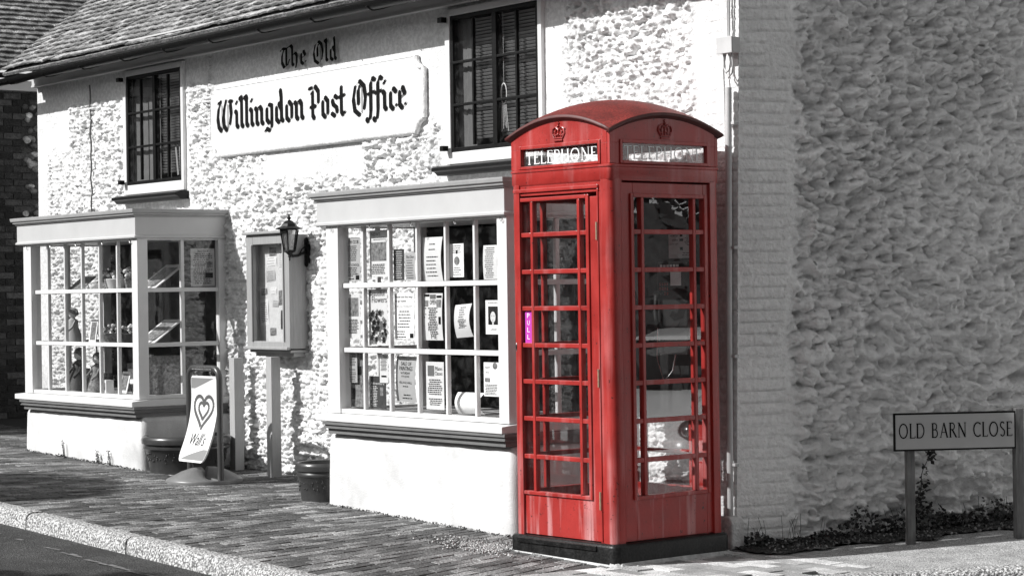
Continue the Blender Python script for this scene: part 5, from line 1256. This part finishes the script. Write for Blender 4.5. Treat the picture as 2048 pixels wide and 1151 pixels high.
# ---------------------------------------------------------------- goods in the left bow window
GW = 'goods displayed in the left bow window'
def shelf(z, lab):
    R_ = thing('display_shelf', lab, 'shelf', F, (-6.4, .4, z)); mb = MB(); mb.box(-7.45, -5.45, .16, .62, z - .006, z); mb.build('glass_shelf', mat('shelf_glass_edge', .35, .2), R_)
    for x in (-7.3, -5.6): mb = MB(); mb.tube([(x, .60, z - .01), (x, .62, .77)], .008, 6); mb.build('support', M_METALD, R_); return R_
shelf(1.215, 'lower narrow display shelf in the left bow window'); 
mb = MB(); mb.box(-7.40, -5.50, .20, .60, 1.690, 1.697); mb.build('display_shelf', mat('shelf_glass_edge', .35, .2), None, tagd=('upper thin display shelf in the left bow window', 'shelf'))
def easel(x, z, w, h, lab, m_=M_PAPER, lean=.5, y=.34):
    R_ = thing('leaning_picture', lab, 'picture', F, (x, y, z), GW)
    up_ = Vector((0, math.sin(lean), math.cos(lean))); o = Vector((x - w / 2, y, z)); r = Vector((w, 0, 0)); nn = Vector((0, -math.cos(lean), math.sin(lean))) * .008
    mb = MB(); mb.add([o, o + r, o + r + up_ * h, o + up_ * h, o + nn, o + r + nn, o + r + up_ * h + nn, o + up_ * h + nn], [(0, 3, 2, 1), (4, 5, 6, 7), (0, 1, 5, 4), (1, 2, 6, 5), (2, 3, 7, 6), (3, 0, 4, 7)]); mb.build('panel', m_, R_)
    mb = MB(); e = .12; q = [o + r * u + up_ * h * v + nn * 1.1 for u, v in ((e, e), (1 - e, e), (1 - e, 1 - e), (e, 1 - e))]; mb.quad(*q); mb.build('picture', M_PHOTO, R_)
    mb = MB(); mb.tube([o + r * .5 + up_ * h * .8, o + r * .5 + Vector((0, h * .7 * math.sin(lean) + .06, 0))], .004, 5); mb.build('strut', M_METALD, R_)
def doll(x, z, h, lab, m_, y=.32):
    R_ = thing('rag_doll', lab, 'doll', F, (x, y, z), GW)
    mb = MB(); mb.lathe([(.01, 0), (.28 * h, .01), (.24 * h, .2 * h), (.14 * h, .48 * h), (.16 * h, .6 * h), (.06 * h, .68 * h), (.03 * h, .72 * h)], (x, y, z), n=14); 
    for s_ in (-1, 1): mb.tube([(x + s_ * .13 * h, y, z + .6 * h), (x + s_ * .24 * h, y - .05, z + .42 * h), (x + s_ * .2 * h, y - .1, z + .3 * h)], .035 * h, 6)
    mb.build('dress', m_, R_, smooth=60)
    mb = MB(); mb.ball((x, y, z + .80 * h), .12 * h); mb.build('head', M_PAPER, R_, smooth=60)
    mb = MB(); mb.ball((x, y + .02 * h, z + .84 * h), .145 * h, .13 * h, .13 * h)
    for i in range(10): t = i / 9 * math.pi; mb.ball((x + .14 * h * math.cos(t), y + .02, z + (.80 + .1 * math.sin(t)) * h), .05 * h, n=6)
    mb.build('hair', M_PHOTO, R_, smooth=60)
easel(-7.25, 1.70, .30, .22, 'pale greetings card board leaning on the upper shelf, far left', M_PHOTO, .9); easel(-6.80, 1.70, .30, .24, 'grey framed card leaning beside the far left board on the upper shelf', M_PAPERG, .9)
easel(-5.72, 1.70, .34, .38, 'large pale board sloping back at the right of the upper shelf', M_PAPER, .95, .3); easel(-5.74, 1.22, .34, .36, 'large pale board sloping back at the right of the lower shelf', M_PAPER, .95, .3)
doll(-7.22, 1.22, .34, 'pale haired doll in grey dress sitting on the lower shelf', M_PAPERG); doll(-7.10, .77, .42, 'tall doll in black dress standing at the left of the window bottom', M_PAPERD); doll(-6.72, .77, .38, 'curly haired doll in patterned dress beside the tall doll', M_PHOTO)
easel(-6.85, 1.22, .14, .22, 'small white card standing on the lower shelf', M_WHITE, .15); easel(-6.25, .77, .16, .20, 'small white price card at the window bottom', M_WHITE, .25); easel(-5.95, .77, .26, .36, 'tall pale picture standing at the window bottom', M_PAPER, .2, .36)
def basket(x, z, r, h, lab, m_):
    R_ = thing('gift_basket', lab, 'basket', F, (x, .34, z), GW); mb = MB(); mb.lathe([(r * .75, 0), (r, h * .5), (r * 1.02, h * .52), (r * .95, h * .55)], (x, .34, z), n=14); mb.build('bowl', m_, R_, smooth=40)
    mb = MB()
    for i in range(26): t = random.uniform(0, 6.28); q = random.uniform(0, r * .9); mb.ball((x + q * math.cos(t), .34 + q * math.sin(t), z + h * .55 + random.uniform(-.01, h * .45)), random.uniform(.01, .022), n=5)
    mb.build('trinkets', mat('shiny_trinkets', .5, .15, island=.9, noise=.5, nscale=60), R_)
basket(-6.38, 1.70, .10, .20, 'pale wrapped basket of sweets at the middle of the upper shelf', M_PAPER); basket(-6.05, 1.70, .07, .20, 'dark patterned tub on the upper shelf', M_PHOTO)
basket(-6.45, 1.22, .11, .17, 'dark basket of shiny trinkets on the lower shelf', M_PHOTO); basket(-6.08, 1.22, .12, .17, 'wide basket of glittering trinkets right of the dark one', M_PAPERD)
def box_item(x, z, w, h, lab, m_, y=.36, rz=0.):
    R_ = thing('boxed_toy', lab, 'boxed toy', F, (x, y, z), GW); mb = MB(); mb.box(x - w / 2, x + w / 2, y, y + .08, z, z + h, rot=(0, 0, rz)); mb.build('carton', m_, R_, bevel=.003)
    mb = MB(); mb.box(x - w * .36, x + w * .36, y - .003, y - .0005, z + h * .25, z + h * .8, rot=(0, 0, rz)); mb.build('window', M_PHOTO if m_ is not M_PHOTO else M_WHITE, R_)
box_item(-6.98, .77, .12, .16, 'small dark boxed toy between the two dolls', M_PAPERD, .50); box_item(-6.5, .77, .20, .26, 'large grey patterned box at the back of the window bottom', M_PHOTO, .56); box_item(-6.40, .77, .10, .12, 'small white box with a dark window at the window bottom', M_WHITE, .22)
box_item(-5.70, .77, .18, .30, 'tall black box in the right corner of the window bottom', M_PAPERD, .40); box_item(-7.34, .77, .10, .20, 'slim grey box in the left corner of the window bottom', M_PAPERG, .45); box_item(-6.62, 1.22, .10, .20, 'dark carton behind the white card on the lower shelf', M_PAPERD, .48)
box_item(-6.60, 1.70, .14, .24, 'black carton with pictured front in the middle of the upper shelf', M_PAPERD, .46); box_item(-5.9, 1.70, .10, .16, 'grey patterned carton behind the tub on the upper shelf', M_PHOTO, .5); box_item(-7.05, 1.70, .12, .20, 'square dark card box at the back left of the upper shelf', M_PHOTO, .55)
mb = MB(); mb.box(-5.62, -5.56, .20, .78, .78, 1.12, rot=(0, rad(6), 0)); mb.build('painted_canvas', M_PHOTO, None, tagd=('painted canvas facing the side glass of the left bow window, lower half', 'painting', GW))

# ================================================================ beyond the edges of the photograph (reflections and shadows, plus unseen helpers added for the light)
def hedge(name, lab, fr, x0, x1, y, depth, h, n=9000, s=.16):
    R_ = thing(name, lab, 'hedge', fr, ((x0 + x1) / 2, y, 0)); mb = MB(); nn = 60
    def sd(x): return h * (.82 + .18 * math.sin(x * .9) + .08 * math.sin(x * 2.7))
    for i in range(nn):
        a_, b_ = x0 + (x1 - x0) * i / nn, x0 + (x1 - x0) * (i + 1) / nn
        for yy in (y + .2, y + depth - .2): mb.quad((a_, yy, -.8), (b_, yy, -.8), (b_, yy, sd(b_) - .3), (a_, yy, sd(a_) - .3))
        mb.quad((a_, y + .2, sd(a_) - .3), (b_, y + .2, sd(b_) - .3), (b_, y + depth - .2, sd(b_) - .3), (a_, y + depth - .2, sd(a_) - .3))
    mb.build('branches', M_BARK, R_); mb = MB()
    for i in range(n):
        x = random.uniform(x0, x1); f_ = random.random()
        if f_ < .5: p = (x, y + random.gauss(0.1, .12), random.uniform(-.6, sd(x)))
        elif f_ < .8: p = (x, y + depth + random.gauss(-.1, .12), random.uniform(-.6, sd(x)))
        else: p = (x, random.uniform(y, y + depth), sd(x) + random.gauss(0, .12))
        leaf(mb, p, random.uniform(.6, 1.4) * s)
    mb.build('foliage', M_LEAF, R_)
hedge('hedge', 'dark hedge across the main road, out of frame to the left, raised to block sky light', F, -46, 8, -13.8, 2, 7.4, 17000, .34)  # gives dark window reflections; made taller and longer to block low sky light
WF = Frame((0, 0, 0), (1, 0))
hedge('hedge', 'tall dark hedge across the side street, out of frame to the right', Frame((15, 4, 0), (0.15, 1)), -9, 9, 0, 2, 2.9, 7000, .20)
# street tree whose crown shades the left pavement
TX, TY = -7.35, -7.9
TR = thing('street_tree', 'young round-headed street tree across the road, out of frame', 'tree', F, (TX, TY, gl(TX, TY) - .1)); g = gl(TX, TY) - .1
mb = MB(); mb.tube([(TX, TY, g), (TX + .03, TY, g + 2), (TX, TY + .03, g + 4.2), (TX, TY, g + 5.6)], [.11, .09, .07, .03], 8)
for i in range(9): t = i * 2.3; mb.tube([(TX, TY, g + 3.6 + i * .18), (TX + .5 * math.cos(t), TY + .5 * math.sin(t), g + 4.2 + i * .2), (TX + .9 * math.cos(t), TY + .9 * math.sin(t), g + 4.9 + i * .15)], [.04, .025, .01], 5)
mb.build('trunk', M_BARK, TR); mb = MB()
for i in range(7000):
    v = Vector((random.gauss(0, 1), random.gauss(0, 1), random.gauss(0, 1))); v.normalize(); v *= random.random() ** .4; leaf(mb, (TX + v.x * 1.15, TY + v.y * .8, g + 5.15 + v.z * .62), .13)
mb.build('crown', M_LEAF, TR)
# white hatchback parked in the side street (its reflection shows in the telephone box glass)
hd = Vector((-math.sin(rad(73)), -math.cos(rad(73)), 0)); CF = Frame((5.55, 12.55, 0), (hd.x, hd.y)); cg = -.19
CR = thing('parked_car', 'white hatchback parked in the side street, out of frame to the right', 'car', CF, (-2, 0, cg))
def loft(mb, st, close=True):
    n = len(st[0][1]); vs = [(x, y, z) for x, ring in st for y, z in ring]
    fs = [(i * n + k, i * n + (k + 1) % n, (i + 1) * n + (k + 1) % n, (i + 1) * n + k) for i in range(len(st) - 1) for k in range(n)]
    fs += [tuple(range(n)), tuple(range((len(st) - 1) * n, len(st) * n))[::-1]]; mb.add(vs, fs)
def sec(w, zb, zs, zt, r=.75): # body section
    h = [(w * .86, zb), (w, zb + .12), (w * 1.01, (zb + zs) / 2), (w * .97, zs), (w * .80, zt - .02), (w * .4, zt)]
    return [(y, cg + z) for y, z in h] + [(-y, cg + z) for y, z in h[::-1]]
mb = MB(); loft(mb, [(0.0, sec(.60, .32, .48, .56)), (-.10, sec(.76, .22, .55, .68)), (-.35, sec(.82, .20, .64, .80)), (-.7, sec(.84, .20, .72, .90)), (-1.05, sec(.85, .20, .80, .97)), (-1.3, sec(.86, .20, .86, 1.0)), (-2.2, sec(.86, .20, .88, .98)), (-3.2, sec(.86, .20, .88, .98)), (-3.8, sec(.80, .25, .88, .98)), (-3.95, sec(.72, .32, .8, .9))])
mb.build('body', M_CARW, CR, smooth=50)
def gsec(w0, z0, w1, z1): h = [(w0, z0), (w1, z1 - .06), (w1 * .8, z1)]; return [(y, cg + z) for y, z in h] + [(-y, cg + z) for y, z in h[::-1]]
mb = MB(); loft(mb, [(-.98, gsec(.74, .94, .73, 1.01)), (-1.65, gsec(.80, .93, .62, 1.40)), (-2.0, gsec(.80, .93, .62, 1.455)), (-3.2, gsec(.80, .93, .60, 1.44)), (-3.75, gsec(.72, .93, .62, 1.05))]); mb.build('windows', M_CARG, CR, smooth=30)
mb = MB(); loft(mb, [(-1.6, gsec(.63, 1.375, .60, 1.41)), (-2.0, gsec(.645, 1.39, .60, 1.475)), (-3.2, gsec(.62, 1.38, .58, 1.46)), (-3.35, gsec(.60, 1.33, .56, 1.40))]); mb.build('roof', M_CARW, CR, smooth=30)
for s_ in (-1, 1):
    mb = MB(); mb.ball((-.16, s_ * .62, cg + .66), .16, .15, .10, 14); hl = mb.build('headlight', M_CARG, CR, smooth=60)
    mb = MB(); mb.ball((-.03, s_ * .60, cg + .66), .04, .05, .05, 10); mb.build('lens', M_CHROME, hl, smooth=60)
    mb = MB(); mb.tube([(-1.25, s_ * .80, cg + .95), (-1.22, s_ * .93, cg + .98)], .02, 6); mb.ball((-1.2, s_ * .97, cg + 1.0), .05, .09, .06); mb.build('mirror', M_CARW, CR, smooth=60)
    for x in (-.72, -3.2):
        mb = MB(); mb.tube([(x, s_ * .70, cg + .30), (x, s_ * .875, cg + .30)], .30, 28); wh = mb.build('wheel', M_RUBBER, CR, smooth=40)
        mb = MB(); mb.tube([(x, s_ * .86, cg + .30), (x, s_ * .885, cg + .30)], .19, 20); mb.build('rim', M_CHROME, wh, smooth=40)
mb = MB(); mb.box(-.012, .02, -.26, .26, cg + .36, cg + .47); npl = mb.build('number_plate', M_WHITE, CR, bevel=.005)
mb = MB(); mb.box(.0, .012, -.35, .35, cg + .24, cg + .32); mb.build('grille', M_INK, CR, bevel=.01)
mb = MB(); mb.tube([(-.02, -.62, cg + .50), (.012, 0, cg + .52), (-.02, .62, cg + .50)], .012, 6); mb.build('bumper_strip', M_INK, CR)
mb = MB(); mb.tube([(-.10, -.72, cg + .70), (-.36, -.5, cg + .84), (-1.0, -.45, cg + .97)], .004, 4); mb.tube([(-.10, .72, cg + .70), (-.36, .5, cg + .84), (-1.0, .45, cg + .97)], .004, 4); mb.build('bonnet_seam', M_INK, CR)
# unseen white house added to bounce sunlight onto the shaded side wall
def bounce_cottage(y0, y1, x, h, lab):
    fr = Frame((x, y0, -.25), (0, 1)); w = y1 - y0
    R_ = thing('bounce_cottage', lab, 'bounce_cottage', fr, (w / 2, 0, 0)); mb = MB(); nwin = max(1, int(w / 2.6)); holes = []
    for i in range(nwin):
        c = w * (i + .5) / nwin
        for z0 in (.9, 3.0): holes.append((c - .45, c + .45, z0, z0 + 1.1))
    xs_ = sorted({0, w} | {v for q in holes for v in q[:2]}); zs_ = sorted({-.2, h} | {v for q in holes for v in q[2:]})
    for a_, b_ in zip(xs_[:-1], xs_[1:]):
        for c_, d_ in zip(zs_[:-1], zs_[1:]):
            if any(q[0] <= (a_ + b_) / 2 <= q[1] and q[2] <= (c_ + d_) / 2 <= q[3] for q in holes): continue
            mb.quad((a_, 0, c_), (b_, 0, c_), (b_, 0, d_), (a_, 0, d_))
    mb.quad((0, 0, -.2), (0, -5, -.2), (0, -5, h), (0, 0, h)); mb.quad((w, 0, -.2), (w, -5, -.2), (w, -5, h), (w, 0, h))
    for q in (0, w): mb.quad((q, 0, h), (q, -5, h), (q, -2.5, h + 2))
    mb.build('wall', M_WALL, R_)
    mb = MB(); mb.quad((-.2, .3, h - .2), (w + .2, .3, h - .2), (w + .2, -2.5, h + 2.05), (-.2, -2.5, h + 2.05)); mb.quad((-.2, -5.3, h - .2), (w + .2, -5.3, h - .2), (w + .2, -2.5, h + 2.05), (-.2, -2.5, h + 2.05)); mb.build('roof', M_TILE, R_)
    for q in holes:
        mb = MB(); mb.box(q[0], q[0] + .07, -.12, -.04, q[2], q[3]); mb.box(q[1] - .07, q[1], -.12, -.04, q[2], q[3]); mb.box(q[0] + .07, q[1] - .07, -.12, -.04, q[3] - .07, q[3]); mb.box(q[0] + .07, q[1] - .07, -.12, -.04, q[2], q[2] + .07); mb.box((q[0] + q[1]) / 2 - .02, (q[0] + q[1]) / 2 + .02, -.11, -.05, q[2] + .07, q[3] - .07)
        wn_ = mb.build('window', M_WOOD, R_); mb = MB(); mb.quad((q[0], -.09, q[2]), (q[1], -.09, q[2]), (q[1], -.09, q[3]), (q[0], -.09, q[3])); mb.build('pane', M_CARG, wn_)
hedge('hedge', 'unseen belt of dark foliage added behind the viewer to block sky light', Frame((-5, -6, 0), (1, .08)), 0, 26, -2, 2, 9.0, 9000, .42)  # added, unseen: cuts frontal sky light so the side wall relief shows
bounce_cottage(13.3, 16.6, 8.2, 4.6, 'unseen whitewashed house added across the side street to bounce sunlight onto the side wall')
